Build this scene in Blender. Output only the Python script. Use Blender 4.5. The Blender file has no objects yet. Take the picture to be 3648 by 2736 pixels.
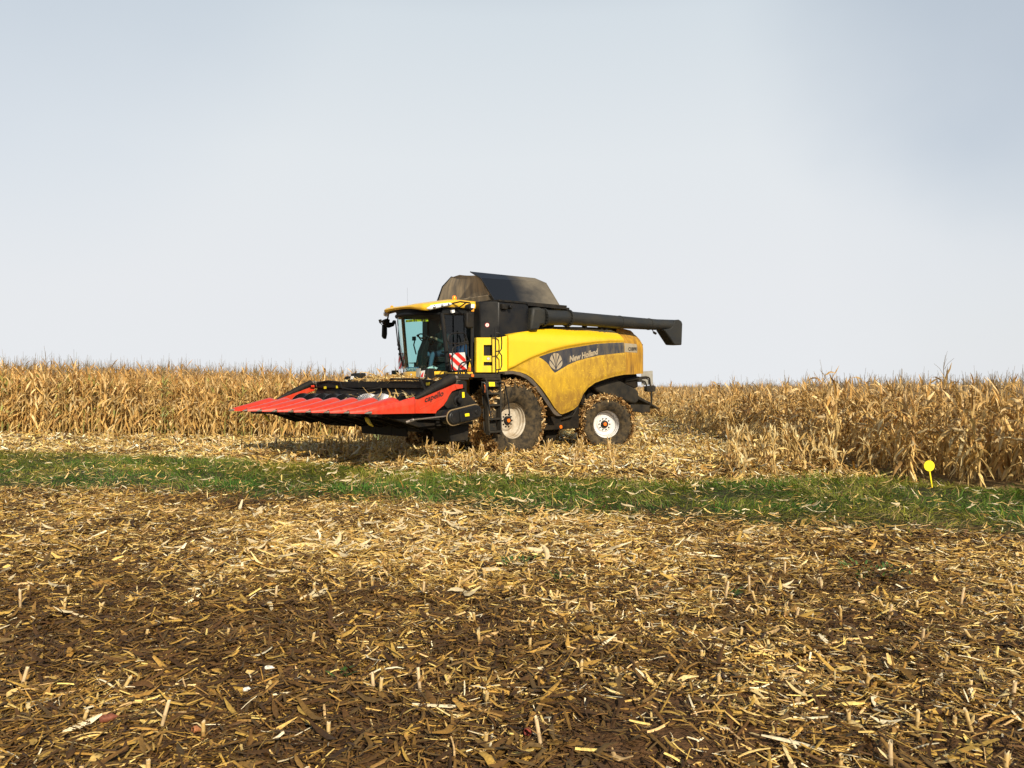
import bpy, bmesh, math, random
import numpy as np
from mathutils import Vector, Matrix

random.seed(7)
sc = bpy.context.scene
COL = sc.collection
R = math.radians

# ------------------------------------------------------------------ camera
cam_d = bpy.data.cameras.new("camera")
cam_d.sensor_width = 36.0
cam_d.lens = 36.0 * 0.78
cam_d.shift_y = 10.0 / 3648.0
cam_d.clip_start = 0.05
cam_d.clip_end = 6000.0
cam = bpy.data.objects.new("camera", cam_d)
COL.objects.link(cam)
cam.location = (0, 0, 1.75)
cam.rotation_euler = (R(90), 0, 0)
sc.camera = cam

# ------------------------------------------------------------------ sky, sun, exposure
SUN_ELEV, SUN_AZ = R(29), R(158)          # azimuth clockwise from +Y: behind the camera, a little to the right
world = bpy.data.worlds.new("World")
sc.world = world
world.use_nodes = True
wn, wl = world.node_tree.nodes, world.node_tree.links
wn.clear()


def wnode(t, **kw):
    n = wn.new(t)
    for k, v in kw.items():
        setattr(n, k, v)
    return n


sky = wnode('ShaderNodeTexSky', sky_type='NISHITA', sun_disc=False)
sky.sun_elevation = SUN_ELEV
sky.sun_rotation = SUN_AZ
sky.air_density = 1.0
sky.dust_density = 2.0
tc = wnode('ShaderNodeTexCoord')
sep = wnode('ShaderNodeSeparateXYZ')
wl.new(tc.outputs['Generated'], sep.inputs[0])
noi = wnode('ShaderNodeTexNoise')
noi.inputs['Scale'].default_value = 2.2
noi.inputs['Detail'].default_value = 5
noi.inputs['Roughness'].default_value = 0.45
wl.new(tc.outputs['Generated'], noi.inputs['Vector'])


def wmath(op, a, b=None, clamp=False):
    n = wnode('ShaderNodeMath', operation=op, use_clamp=clamp)
    for i, v in enumerate((a, b)):
        if v is None:
            continue
        if isinstance(v, (int, float)):
            n.inputs[i].default_value = v
        else:
            wl.new(v, n.inputs[i])
    return n.outputs[0]


def wgap(d, lo, hi, amount):
    """a thin place in the fog bank round the direction d"""
    v = Vector(d).normalized()
    dot = wnode('ShaderNodeVectorMath', operation='DOT_PRODUCT')
    wl.new(tc.outputs['Generated'], dot.inputs[0])
    dot.inputs[1].default_value = v
    s = wmath('ADD', dot.outputs['Value'], wmath('MULTIPLY', wmath('SUBTRACT', noi.outputs['Fac'], 0.5), 0.10))
    m = wnode('ShaderNodeMapRange', interpolation_type='SMOOTHSTEP')
    m.inputs['From Min'].default_value = lo
    m.inputs['From Max'].default_value = hi
    m.inputs['To Max'].default_value = amount
    wl.new(s, m.inputs['Value'])
    return m.outputs[0]


def dirv(az, el):
    return (math.sin(R(az)) * math.cos(R(el)), math.cos(R(az)) * math.cos(R(el)), math.sin(R(el)))


mist = wnode('ShaderNodeValToRGB')
cr = mist.color_ramp
cr.elements[0].position = 0.0
cr.elements[0].color = (0.805, 0.825, 0.85, 1)
cr.elements[1].position = 1.0
cr.elements[1].color = (0.10, 0.17, 0.30, 1)
for p, c in ((0.12, (0.80, 0.82, 0.85, 1)), (0.27, (0.765, 0.805, 0.84, 1)), (0.42, (0.665, 0.73, 0.785, 1)), (0.62, (0.28, 0.35, 0.46, 1))):
    e = cr.elements.new(p)
    e.color = c
wl.new(wmath('MAXIMUM', sep.outputs['Z'], 0.0), mist.inputs['Fac'])
skyc = wnode('ShaderNodeMix', data_type='RGBA')
skys = wnode('ShaderNodeMix', data_type='RGBA', blend_type='MULTIPLY')
skys.inputs['Factor'].default_value = 1
wl.new(sky.outputs[0], skys.inputs['A'])
skys.inputs['B'].default_value = (0.115, 0.115, 0.115, 1)
gaps = wmath('ADD', wgap(dirv(37, 27), 0.935, 1.005, 0.34),
             wmath('ADD', wgap(dirv(-41, 28), 0.90, 1.01, 0.24), wgap(dirv(38, 8), 0.955, 1.01, 0.14)), True)
wl.new(gaps, skyc.inputs['Factor'])
wl.new(mist.outputs[0], skyc.inputs['A'])
wl.new(skys.outputs['Result'], skyc.inputs['B'])
bg = wnode('ShaderNodeBackground')
bg.inputs['Strength'].default_value = 0.78
wl.new(skyc.outputs['Result'], bg.inputs['Color'])
wo = wnode('ShaderNodeOutputWorld')
wl.new(bg.outputs[0], wo.inputs['Surface'])

sun_d = bpy.data.lights.new("sun", 'SUN')
sun_d.energy = 5.0
sun_d.angle = R(0.6)
sun_d.color = (1.0, 0.90, 0.74)
sun = bpy.data.objects.new("sun", sun_d)
COL.objects.link(sun)
sun_dir = Vector((math.sin(SUN_AZ) * math.cos(SUN_ELEV), math.cos(SUN_AZ) * math.cos(SUN_ELEV), math.sin(SUN_ELEV)))
sun.rotation_euler = sun_dir.to_track_quat('Z', 'Y').to_euler()
sun.location = (5, -10, 20)
sc.view_settings.view_transform = 'Standard'
sc.view_settings.look = 'None'
sc.view_settings.exposure = 0.36
sc.view_settings.gamma = 1.0

# ------------------------------------------------------------------ materials


def mat(name, color, rough=0.5, metal=0.0, dust=None, dust_amt=0.0, dust_scale=(3, 3, 3), bump=0.0, bump_scale=40.0,
        spec=0.5, coat=0.0, grad=None, dirt_attr=False, con=1.0):
    """painted / plain surface with patchy dust (a real deposit) and fine bump"""
    m = bpy.data.materials.new(name)
    m.use_nodes = True
    n, l = m.node_tree.nodes, m.node_tree.links
    b = n['Principled BSDF']
    b.inputs['Base Color'].default_value = (*color, 1)
    b.inputs['Roughness'].default_value = rough
    b.inputs['Metallic'].default_value = metal
    b.inputs['Specular IOR Level'].default_value = spec
    b.inputs['Coat Weight'].default_value = coat
    t = n.new('ShaderNodeTexCoord')
    if dust:
        mp = n.new('ShaderNodeMapping')
        mp.inputs['Scale'].default_value = dust_scale
        l.new(t.outputs['Object'], mp.inputs[0])
        nz = n.new('ShaderNodeTexNoise')
        nz.inputs['Scale'].default_value = 1.0
        nz.inputs['Detail'].default_value = 9
        nz.inputs['Roughness'].default_value = 0.62
        l.new(mp.outputs[0], nz.inputs['Vector'])
        mr = n.new('ShaderNodeMapRange')
        mr.inputs['From Min'].default_value = 0.36
        mr.inputs['From Max'].default_value = 0.70
        mr.inputs['To Min'].default_value = max(0.0, dust_amt - 0.42 * con)
        mr.inputs['To Max'].default_value = min(1.0, dust_amt + 0.30 * con)
        l.new(nz.outputs['Fac'], mr.inputs['Value'])
        fac = mr.outputs[0]
        if grad:                                   # heavier dust towards one end: (axis, from, to, low, high)
            ax, a0, a1, lo, hi = grad
            sx = n.new('ShaderNodeSeparateXYZ')
            l.new(t.outputs['Object'], sx.inputs[0])
            g = n.new('ShaderNodeMapRange')
            g.inputs['From Min'].default_value = a0
            g.inputs['From Max'].default_value = a1
            g.inputs['To Min'].default_value = lo
            g.inputs['To Max'].default_value = hi
            l.new(sx.outputs[ax], g.inputs['Value'])
            mu = n.new('ShaderNodeMath')
            mu.operation = 'MULTIPLY'
            mu.use_clamp = True
            l.new(fac, mu.inputs[0])
            l.new(g.outputs[0], mu.inputs[1])
            fac = mu.outputs[0]
        if dirt_attr:                              # how dirty each part of the sheet is, stored in the mesh
            da = n.new('ShaderNodeAttribute')
            da.attribute_name = 'Dirt'
            sw = n.new('ShaderNodeTexNoise')       # wiped and scratched arcs
            sw.inputs['Scale'].default_value = 2.2
            sw.inputs['Detail'].default_value = 3
            sw.inputs['Distortion'].default_value = 2.5
            l.new(t.outputs['Object'], sw.inputs['Vector'])
            ab = n.new('ShaderNodeMath')
            ab.operation = 'SUBTRACT'
            ab.inputs[1].default_value = 0.5
            l.new(sw.outputs['Fac'], ab.inputs[0])
            a2 = n.new('ShaderNodeMath')
            a2.operation = 'ABSOLUTE'
            l.new(ab.outputs[0], a2.inputs[0])
            ln = n.new('ShaderNodeMapRange')
            ln.inputs['From Max'].default_value = 0.012
            ln.inputs['To Min'].default_value = 0.45
            l.new(a2.outputs[0], ln.inputs['Value'])
            m1 = n.new('ShaderNodeMath')
            m1.operation = 'MULTIPLY'
            l.new(da.outputs['Fac'], m1.inputs[0])
            l.new(ln.outputs[0], m1.inputs[1])
            m2 = n.new('ShaderNodeMath')
            m2.operation = 'MULTIPLY'
            m2.use_clamp = True
            l.new(m1.outputs[0], m2.inputs[0])
            l.new(fac, m2.inputs[1])
            fac = m2.outputs[0]
        mx = n.new('ShaderNodeMix')
        mx.data_type = 'RGBA'
        mx.inputs['A'].default_value = (*color, 1)
        mx.inputs['B'].default_value = (*dust, 1)
        l.new(fac, mx.inputs['Factor'])
        l.new(mx.outputs['Result'], b.inputs['Base Color'])
        rr = n.new('ShaderNodeMapRange')
        rr.inputs['To Min'].default_value = rough
        rr.inputs['To Max'].default_value = 0.9
        l.new(fac, rr.inputs['Value'])
        l.new(rr.outputs[0], b.inputs['Roughness'])
    if bump:
        nb = n.new('ShaderNodeTexNoise')
        nb.inputs['Scale'].default_value = bump_scale
        nb.inputs['Detail'].default_value = 6
        l.new(t.outputs['Object'], nb.inputs['Vector'])
        bp = n.new('ShaderNodeBump')
        bp.inputs['Strength'].default_value = bump
        bp.inputs['Distance'].default_value = 0.02
        l.new(nb.outputs['Fac'], bp.inputs['Height'])
        l.new(bp.outputs[0], b.inputs['Normal'])
    return m


def attr_mat(name, rough=0.6, transl=0.0, spec=0.3, mottle=0.25, scale=60.0):
    """dry plant matter: every piece has its own colour in the mesh attribute 'Col', with mottling on top"""
    m = bpy.data.materials.new(name)
    m.use_nodes = True
    n, l = m.node_tree.nodes, m.node_tree.links
    b = n['Principled BSDF']
    a = n.new('ShaderNodeAttribute')
    a.attribute_name = 'Col'
    t = n.new('ShaderNodeTexCoord')
    nz = n.new('ShaderNodeTexNoise')
    nz.inputs['Scale'].default_value = scale
    nz.inputs['Detail'].default_value = 3
    l.new(t.outputs['Object'], nz.inputs['Vector'])
    mr = n.new('ShaderNodeMapRange')
    mr.inputs['From Min'].default_value = 0.3
    mr.inputs['From Max'].default_value = 0.7
    mr.inputs['To Min'].default_value = 1 - mottle
    mr.inputs['To Max'].default_value = 1 + mottle
    l.new(nz.outputs['Fac'], mr.inputs['Value'])
    mx = n.new('ShaderNodeMix')
    mx.data_type = 'RGBA'
    mx.blend_type = 'MULTIPLY'
    mx.inputs['Factor'].default_value = 1
    l.new(a.outputs['Color'], mx.inputs['A'])
    l.new(mr.outputs[0], mx.inputs['B'])
    l.new(mx.outputs['Result'], b.inputs['Base Color'])
    b.inputs['Roughness'].default_value = rough
    b.inputs['Specular IOR Level'].default_value = spec
    if transl:
        tr = n.new('ShaderNodeBsdfTranslucent')
        l.new(mx.outputs['Result'], tr.inputs['Color'])
        ms = n.new('ShaderNodeMixShader')
        ms.inputs[0].default_value = transl
        l.new(b.outputs[0], ms.inputs[1])
        l.new(tr.outputs[0], ms.inputs[2])
        l.new(ms.outputs[0], n['Material Output'].inputs['Surface'])
    return m


def glass_mat(name, tint, refl=1.0):
    m = bpy.data.materials.new(name)
    m.use_nodes = True
    n, l = m.node_tree.nodes, m.node_tree.links
    n.remove(n['Principled BSDF'])
    tr = n.new('ShaderNodeBsdfTransparent')
    tr.inputs[0].default_value = (*tint, 1)
    gl = n.new('ShaderNodeBsdfGlossy')
    gl.inputs['Roughness'].default_value = 0.03
    gl.inputs['Color'].default_value = (refl, refl, refl, 1)
    lw = n.new('ShaderNodeLayerWeight')                      # Schlick reflectance, the same from both sides
    pw = n.new('ShaderNodeMath')
    pw.operation = 'POWER'
    pw.inputs[1].default_value = 5
    l.new(lw.outputs['Facing'], pw.inputs[0])
    fr = n.new('ShaderNodeMapRange')
    fr.inputs['To Min'].default_value = 0.05
    l.new(pw.outputs[0], fr.inputs['Value'])
    ms = n.new('ShaderNodeMixShader')
    l.new(fr.outputs[0], ms.inputs[0])
    l.new(tr.outputs[0], ms.inputs[1])
    l.new(gl.outputs[0], ms.inputs[2])
    l.new(ms.outputs[0], n['Material Output'].inputs['Surface'])
    return m


def emit_mat(name, color, strength):
    m = bpy.data.materials.new(name)
    m.use_nodes = True
    b = m.node_tree.nodes['Principled BSDF']
    b.inputs['Base Color'].default_value = (*color, 1)
    b.inputs['Emission Color'].default_value = (*color, 1)
    b.inputs['Emission Strength'].default_value = strength
    b.inputs['Roughness'].default_value = 0.25
    return m


BROWN = (0.20, 0.125, 0.045)
M = {}
M['yellow'] = mat('yellow_paint', (0.80, 0.50, 0.008), 0.33, dust=(0.25, 0.132, 0.010), dust_amt=0.68, dust_scale=(5, 5, 2.2), con=0.40, coat=0.2,
                  bump=0.04, bump_scale=25, dirt_attr=True)
M['yellow_clean'] = mat('clean_yellow_paint', (0.86, 0.60, 0.008), 0.28, dust=(0.45, 0.25, 0.02), dust_amt=0.22, dust_scale=(6, 6, 2), coat=0.3)
M['yellow_roof'] = mat('roof_yellow_paint', (0.82, 0.47, 0.012), 0.35, dust=(0.42, 0.26, 0.06), dust_amt=0.28, dust_scale=(6, 6, 6), coat=0.2)
M['yellow_dirty'] = mat('dusty_yellow_paint', (0.60, 0.31, 0.007), 0.5, dust=(0.150, 0.072, 0.010), dust_amt=0.74, dust_scale=(9, 9, 1.6), bump=0.08)
M['black'] = mat('black_paint', (0.006, 0.0065, 0.008), 0.25, dust=(0.032, 0.027, 0.019), dust_amt=0.22, dust_scale=(2, 2, 2), spec=0.22)
M['black_flat'] = mat('matt_black', (0.006, 0.006, 0.006), 0.55, dust=(0.04, 0.030, 0.017), dust_amt=0.24, dust_scale=(5, 5, 5), bump=0.05, spec=0.2)
M['tank_dust'] = mat('dusty_tank_sheet', (0.055, 0.047, 0.035), 0.6, dust=(0.40, 0.30, 0.175), dust_amt=0.62, dust_scale=(1.5, 6, 1.2), bump=0.05)
M['lid'] = mat('black_lid_sheet', (0.006, 0.007, 0.009), 0.35, dust=(0.125, 0.105, 0.075), dust_amt=0.60, dust_scale=(0.8, 1, 1.5), spec=0.35,
               grad=('X', -0.55, -1.25, 0.0, 1.5))
M['auger'] = mat('dusty_auger_tube', (0.013, 0.014, 0.014), 0.45, dust=(0.036, 0.032, 0.022), dust_amt=0.38, dust_scale=(1.5, 3, 3), bump=0.03, spec=0.3)
M['grey_dark'] = mat('dark_grey_plastic', (0.014, 0.013, 0.011), 0.55, dust=(0.058, 0.045, 0.027), dust_amt=0.36, dust_scale=(3, 3, 3), bump=0.06, spec=0.2)
M['fender'] = mat('dusty_fender_rubber', (0.035, 0.030, 0.025), 0.6, dust=(0.15, 0.105, 0.06), dust_amt=0.45, dust_scale=(3, 3, 3), bump=0.08)
M['under'] = mat('underbody_black', (0.006, 0.0055, 0.005), 0.7, dust=(0.04, 0.027, 0.013), dust_amt=0.30, dust_scale=(4, 4, 4), bump=0.15, spec=0.15)
M['red'] = mat('red_header_plastic', (0.56, 0.026, 0.004), 0.30, dust=(0.34, 0.07, 0.02), dust_amt=0.16, dust_scale=(14, 14, 5), coat=0.35, spec=0.6)
M['steel'] = mat('worn_steel', (0.20, 0.18, 0.16), 0.45, metal=0.6, dust=(0.14, 0.095, 0.05), dust_amt=0.5, dust_scale=(9, 9, 9))
M['silver'] = mat('shiny_flight_steel', (0.62, 0.61, 0.60), 0.25, metal=0.9)
M['blackgloss'] = mat('glossy_black_flight', (0.008, 0.008, 0.009), 0.18, coat=0.4)
M['rubber'] = mat('tyre_rubber', (0.010, 0.010, 0.0095), 0.75, dust=(0.125, 0.088, 0.044), dust_amt=0.50, dust_scale=(9, 9, 9), bump=0.6, bump_scale=22, spec=0.15)
M['rim'] = mat('dusty_white_rim', (0.52, 0.47, 0.38), 0.5, dust=(0.24, 0.165, 0.08), dust_amt=0.55, dust_scale=(4, 4, 4), bump=0.05)
M['rim_rear'] = mat('white_rim', (0.66, 0.645, 0.63), 0.45, dust=(0.42, 0.34, 0.24), dust_amt=0.22, dust_scale=(5, 5, 5))
M['orange'] = mat('orange_reflector', (0.80, 0.16, 0.01), 0.3, coat=0.3)
M['navy'] = mat('dark_blue_decal', (0.014, 0.018, 0.032), 0.5, dust=(0.11, 0.088, 0.055), dust_amt=0.32, dust_scale=(7, 7, 2), grad=('X', -1.0, -4.4, 0.6, 1.8))
M['silver_decal'] = mat('silver_decal', (0.33, 0.28, 0.20), 0.5, dust=(0.30, 0.21, 0.10), dust_amt=0.4, dust_scale=(12, 12, 4))
M['badge'] = mat('grey_badge', (0.29, 0.25, 0.175), 0.5, dust=(0.26, 0.18, 0.08), dust_amt=0.4, dust_scale=(8, 8, 3))
M['text_black'] = mat('black_lettering', (0.012, 0.010, 0.009), 0.5)
M['white'] = mat('white_sheet', (0.80, 0.80, 0.78), 0.45, dust=(0.5, 0.42, 0.32), dust_amt=0.18)
M['red_sheet'] = mat('signal_red', (0.70, 0.03, 0.02), 0.4)
M['ystick'] = mat('yellow_sticker', (0.85, 0.66, 0.01), 0.4)
M['yhook'] = mat('yellow_plastic', (0.82, 0.50, 0.01), 0.35)
M['skyblue'] = mat('blue_plate', (0.02, 0.10, 0.22), 0.4)
M['lens'] = mat('clear_lamp_lens', (0.72, 0.74, 0.75), 0.12, spec=0.8, coat=0.6, bump=0.25, bump_scale=22)
M['chrome'] = mat('lamp_reflector', (0.85, 0.86, 0.87), 0.1, metal=1.0)
M['amber'] = mat('amber_lens', (0.80, 0.30, 0.01), 0.2, coat=0.5)
M['beacon'] = emit_mat('lit_amber_beacon', (1.0, 0.22, 0.005), 0.55)
M['blue'] = mat('blue_cloth', (0.04, 0.16, 0.42), 0.8, bump=0.3, bump_scale=12)
M['seat'] = mat('seat_cloth', (0.016, 0.021, 0.022), 0.85, bump=0.1)
M['interior'] = mat('cab_plastic', (0.008, 0.009, 0.010), 0.6, spec=0.2)
M['greyplate'] = mat('galvanised_plate', (0.30, 0.29, 0.25), 0.55, dust=(0.20, 0.16, 0.10), dust_amt=0.35, dust_scale=(9, 9, 9))
M['glass'] = glass_mat('tinted_glass', (0.62, 0.86, 0.84))
M['doorglass'] = glass_mat('dark_tinted_glass', (0.30, 0.42, 0.42), 0.7)
M['skin'] = mat('skin', (0.55, 0.32, 0.21), 0.5)
M['jacket'] = mat('work_jacket', (0.035, 0.075, 0.070), 0.85, bump=0.2, bump_scale=15)
M['jeans'] = mat('jeans', (0.045, 0.085, 0.14), 0.85, bump=0.2, bump_scale=20)
M['hair'] = mat('brown_hair', (0.035, 0.022, 0.012), 0.6, bump=0.3, bump_scale=60)
M['litter'] = attr_mat('maize_residue', 0.62, 0.10, 0.25, 0.28, 70)
M['husk'] = attr_mat('dry_maize_leaf', 0.55, 0.32, 0.30, 0.18, 35)
M['grass'] = attr_mat('grass_blades', 0.5, 0.25, 0.3, 0.15, 20)

# ------------------------------------------------------------------ mesh helpers


class MB:
    """collects shapes; build() links them as one mesh object"""

    def __init__(self):
        self.v, self.f, self.m = [], [], []

    def add(self, vs, fs, m=0):
        o = len(self.v)
        self.v += [tuple(p) for p in vs]
        self.f += [tuple(i + o for i in f) for f in fs]
        self.m += [m] * len(fs)
        return self

    def box(self, c, s, m=0, rot=None):
        hx, hy, hz = s[0] / 2, s[1] / 2, s[2] / 2
        vs = [Vector((x, y, z)) for x in (-hx, hx) for y in (-hy, hy) for z in (-hz, hz)]
        if rot is not None:
            vs = [rot @ p for p in vs]
        vs = [p + Vector(c) for p in vs]
        return self.add(vs, [(0, 1, 3, 2), (4, 6, 7, 5), (0, 4, 5, 1), (2, 3, 7, 6), (0, 2, 6, 4), (1, 5, 7, 3)], m)

    def prism(self, poly, y0, y1, m=0):
        """polygon of (x, z) points pulled from y0 to y1"""
        n = len(poly)
        vs = [(x, y0, z) for x, z in poly] + [(x, y1, z) for x, z in poly]
        fs = [tuple(range(n)), tuple(range(2 * n - 1, n - 1, -1))]
        fs += [(i, n + i, n + (i + 1) % n, (i + 1) % n) for i in range(n)]
        return self.add(vs, fs, m)

    def slab(self, pts, t, m=0):
        """any flat 3-D polygon given thickness along its normal"""
        pts = [Vector(p) for p in pts]
        nrm = Vector((0, 0, 0))
        for i in range(len(pts)):
            a, b = pts[i], pts[(i + 1) % len(pts)]
            nrm += a.cross(b)
        nrm.normalize()
        n = len(pts)
        vs = [p - nrm * t / 2 for p in pts] + [p + nrm * t / 2 for p in pts]
        fs = [tuple(range(n - 1, -1, -1)), tuple(range(n, 2 * n))]
        fs += [(i, (i + 1) % n, n + (i + 1) % n, n + i) for i in range(n)]
        return self.add(vs, fs, m)

    def tube(self, path, r, n=8, m=0, cap=True):
        pts = [Vector(p) for p in path]
        rs = r if isinstance(r, (list, tuple)) else [r] * len(pts)
        vs, fs = [], []
        prev = None
        for i, p in enumerate(pts):
            t = (pts[min(i + 1, len(pts) - 1)] - pts[max(i - 1, 0)]).normalized()
            if prev is None:
                a = Vector((0, 0, 1)) if abs(t.z) < 0.9 else Vector((1, 0, 0))
                u = t.cross(a).normalized()
            else:
                u = (prev - t * prev.dot(t)).normalized()
            prev = u
            w = t.cross(u)
            for k in range(n):
                a = 2 * math.pi * k / n
                vs.append(p + (u * math.cos(a) + w * math.sin(a)) * rs[i])
        for i in range(len(pts) - 1):
            for k in range(n):
                fs.append((i * n + k, i * n + (k + 1) % n, (i + 1) * n + (k + 1) % n, (i + 1) * n + k))
        if cap:
            fs.append(tuple(range(n - 1, -1, -1)))
            fs.append(tuple(range((len(pts) - 1) * n, len(pts) * n)))
        return self.add(vs, fs, m)

    def lathe(self, prof, c=(0, 0, 0), axis='Y', n=32, m=0, closed=False):
        """profile of (radius, height along axis)"""
        vs, fs = [], []
        for r, h in prof:
            for k in range(n):
                a = 2 * math.pi * k / n
                x, y = r * math.cos(a), r * math.sin(a)
                p = {'Y': (x, h, y), 'Z': (x, y, h), 'X': (h, x, y)}[axis]
                vs.append((p[0] + c[0], p[1] + c[1], p[2] + c[2]))
        for i in range(len(prof) - 1 + (1 if closed else 0)):
            j = (i + 1) % len(prof)
            for k in range(n):
                fs.append((i * n + k, j * n + k, j * n + (k + 1) % n, i * n + (k + 1) % n))
        return self.add(vs, fs, m)

    def grid(self, rows, m=0):
        nr, nc = len(rows), len(rows[0])
        vs = [p for r in rows for p in r]
        fs = [(i * nc + j, i * nc + j + 1, (i + 1) * nc + j + 1, (i + 1) * nc + j) for i in range(nr - 1) for j in range(nc - 1)]
        return self.add(vs, fs, m)

    def build(self, name, mats, parent=None, bevel=0.0, smooth=35, recalc=True, label=None):
        me = bpy.data.meshes.new(name)
        me.from_pydata(self.v, [], self.f)
        mats = mats if isinstance(mats, (list, tuple)) else [mats]
        for q in mats:
            me.materials.append(q)
        me.polygons.foreach_set('material_index', self.m)
        if recalc:
            bm = bmesh.new()
            bm.from_mesh(me)
            bmesh.ops.recalc_face_normals(bm, faces=bm.faces)
            bm.to_mesh(me)
            bm.free()
        if smooth:
            me.polygons.foreach_set('use_smooth', [True] * len(me.polygons))
            me.set_sharp_from_angle(angle=R(smooth))
        o = bpy.data.objects.new(name, me)
        COL.objects.link(o)
        if parent is not None:
            o.parent = parent
        if bevel:
            bv = o.modifiers.new('bevel', 'BEVEL')
            bv.width = bevel
            bv.segments = 2
            bv.limit_method = 'ANGLE'
            bv.angle_limit = R(40)
        if label:
            o['label'] = label
        return o


def tag(o, label=None, cat=None, group=None, kind=None):
    for k, v in (('label', label), ('category', cat), ('group', group), ('kind', kind)):
        if v:
            o[k] = v
    return o


def empty(name, loc=(0, 0, 0), rz=0.0, parent=None):
    o = bpy.data.objects.new(name, None)
    COL.objects.link(o)
    o.location = loc
    o.rotation_euler = (0, 0, rz)
    o.empty_display_size = 0.3
    if parent is not None:
        o.parent = parent
    return o


def np_mesh(name, V, F, C, material, smooth=False):
    """quads from numpy arrays, colour per vertex"""
    me = bpy.data.meshes.new(name)
    nv, nf = len(V), len(F)
    me.vertices.add(nv)
    me.vertices.foreach_set('co', np.ascontiguousarray(V, dtype=np.float32).ravel())
    me.loops.add(nf * 4)
    me.loops.foreach_set('vertex_index', np.ascontiguousarray(F, dtype=np.int32).ravel())
    me.polygons.add(nf)
    me.polygons.foreach_set('loop_start', np.arange(0, nf * 4, 4, dtype=np.int32))
    if smooth:
        me.polygons.foreach_set('use_smooth', np.ones(nf, dtype=bool))
    at = me.color_attributes.new('Col', 'FLOAT_COLOR', 'POINT')
    c4 = np.ones((nv, 4), dtype=np.float32)
    c4[:, :3] = C
    at.data.foreach_set('color', c4.ravel())
    me.materials.append(material)
    me.update(calc_edges=True)
    return me


def link(name, me, parent=None):
    o = bpy.data.objects.new(name, me)
    COL.objects.link(o)
    if parent is not None:
        o.parent = parent
    return o


def lerp_fn(pts):
    p = sorted(pts)
    xs, zs = [q[0] for q in p], [q[1] for q in p]
    return lambda x: float(np.interp(x, xs, zs))


def sstep(a, b, x):
    t = min(1.0, max(0.0, (x - a) / (b - a)))
    return t * t * (3 - 2 * t)


def text_mesh(txt, bold=0.0, shear=0.0):
    """outline letters as flat mesh: vertices scaled so that the line is 1 wide and cap height follows"""
    cu = bpy.data.curves.new('letters', 'FONT')
    cu.body = txt
    cu.size = 1.0
    cu.offset = bold
    cu.shear = shear
    cu.resolution_u = 4
    o = bpy.data.objects.new('letters', cu)
    COL.objects.link(o)
    dg = bpy.context.evaluated_depsgraph_get()
    dg.update()
    me = o.evaluated_get(dg).to_mesh()
    vs = [tuple(v.co[:2]) for v in me.vertices]
    fs = [tuple(p.vertices) for p in me.polygons]
    o.evaluated_get(dg).to_mesh_clear()
    bpy.data.objects.remove(o)
    bpy.data.curves.remove(cu)
    x0, x1 = min(v[0] for v in vs), max(v[0] for v in vs)
    return [((x - x0) / (x1 - x0), y / (x1 - x0)) for x, y in vs], fs, (x1 - x0)


def letters(mb, txt, p0, p1, up, fn=None, bold=0.02, shear=0.0, height=None, m=0, thick=None):
    """write txt from p0 to p1 (3-D baseline), letters rising along up; height scales the em square; fn moves each vertex onto a surface"""
    vs, fs, w = text_mesh(txt, bold, shear)
    p0, p1, up = Vector(p0), Vector(p1), Vector(up)
    h = height if height else (p1 - p0).length
    if height:
        vs = [(x, y * w) for x, y in vs]      # back to em units for y
    out = [p0 + (p1 - p0) * x + up * (y * h) for x, y in vs]
    if fn:
        out = [fn(p) for p in out]
    mb.add(out, fs, m)

# ------------------------------------------------------------------ strips of plant matter


def strips(rng, P, yaw, pitch, roll, L, W, bend, ridge, col, S=3, taper=None, frame=None, curl=0.0):
    """N curved strips, three vertices across (a fold or a stalk's back), returned as vertex, quad and colour arrays"""
    N = len(P)
    s = np.linspace(-.5, .5, S + 1)
    tp = np.ones((N, S + 1)) if taper is None else 1 - taper[:, None] * (np.abs(s * 2) ** 2)[None]
    x = s[None] * L[:, None]
    z = -(bend * L)[:, None] * (s ** 2)[None] * 2
    c = np.array([-1., 0, 1])
    loc = np.zeros((N, S + 1, 3, 3))
    loc[..., 0] = x[..., None]
    loc[..., 1] = (W[:, None] * .5 * tp)[..., None] * c
    rg = ridge if np.ndim(ridge) else np.full(N, ridge)
    loc[..., 2] = z[..., None] + (1 - np.abs(c))[None, None] * (rg * W)[:, None, None]
    if curl:
        sw = rng.normal(0, curl, N)
        loc[..., 1] += (sw * L)[:, None, None] * (s ** 2)[None, :, None]
    cr_, sr_ = np.cos(roll), np.sin(roll)
    y1 = loc[..., 1] * cr_[:, None, None] - loc[..., 2] * sr_[:, None, None]
    z1 = loc[..., 1] * sr_[:, None, None] + loc[..., 2] * cr_[:, None, None]
    cp_, sp_ = np.cos(pitch), np.sin(pitch)
    x1 = loc[..., 0] * cp_[:, None, None] - z1 * sp_[:, None, None]
    z2 = loc[..., 0] * sp_[:, None, None] + z1 * cp_[:, None, None]
    cy_, sy_ = np.cos(yaw), np.sin(yaw)
    x2 = x1 * cy_[:, None, None] - y1 * sy_[:, None, None]
    y2 = x1 * sy_[:, None, None] + y1 * cy_[:, None, None]
    V = np.stack([x2, y2, z2], -1)
    if frame is not None:
        V = np.einsum('nij,nabj->nabi', frame, V)
    V = V + P[:, None, None, :]
    idx = np.arange(N * (S + 1) * 3).reshape(N, S + 1, 3)
    F = np.stack([idx[:, :-1, :-1], idx[:, 1:, :-1], idx[:, 1:, 1:], idx[:, :-1, 1:]], -1).reshape(-1, 4)
    C = np.broadcast_to(col[:, None, None, :], V.shape).reshape(-1, 3)
    return V.reshape(-1, 3), F, C


def merge(parts):
    V, F, C, o = [], [], [], 0
    for v, f, c in parts:
        V.append(v)
        F.append(f + o)
        C.append(c)
        o += len(v)
    return np.concatenate(V), np.concatenate(F), np.concatenate(C)


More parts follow.
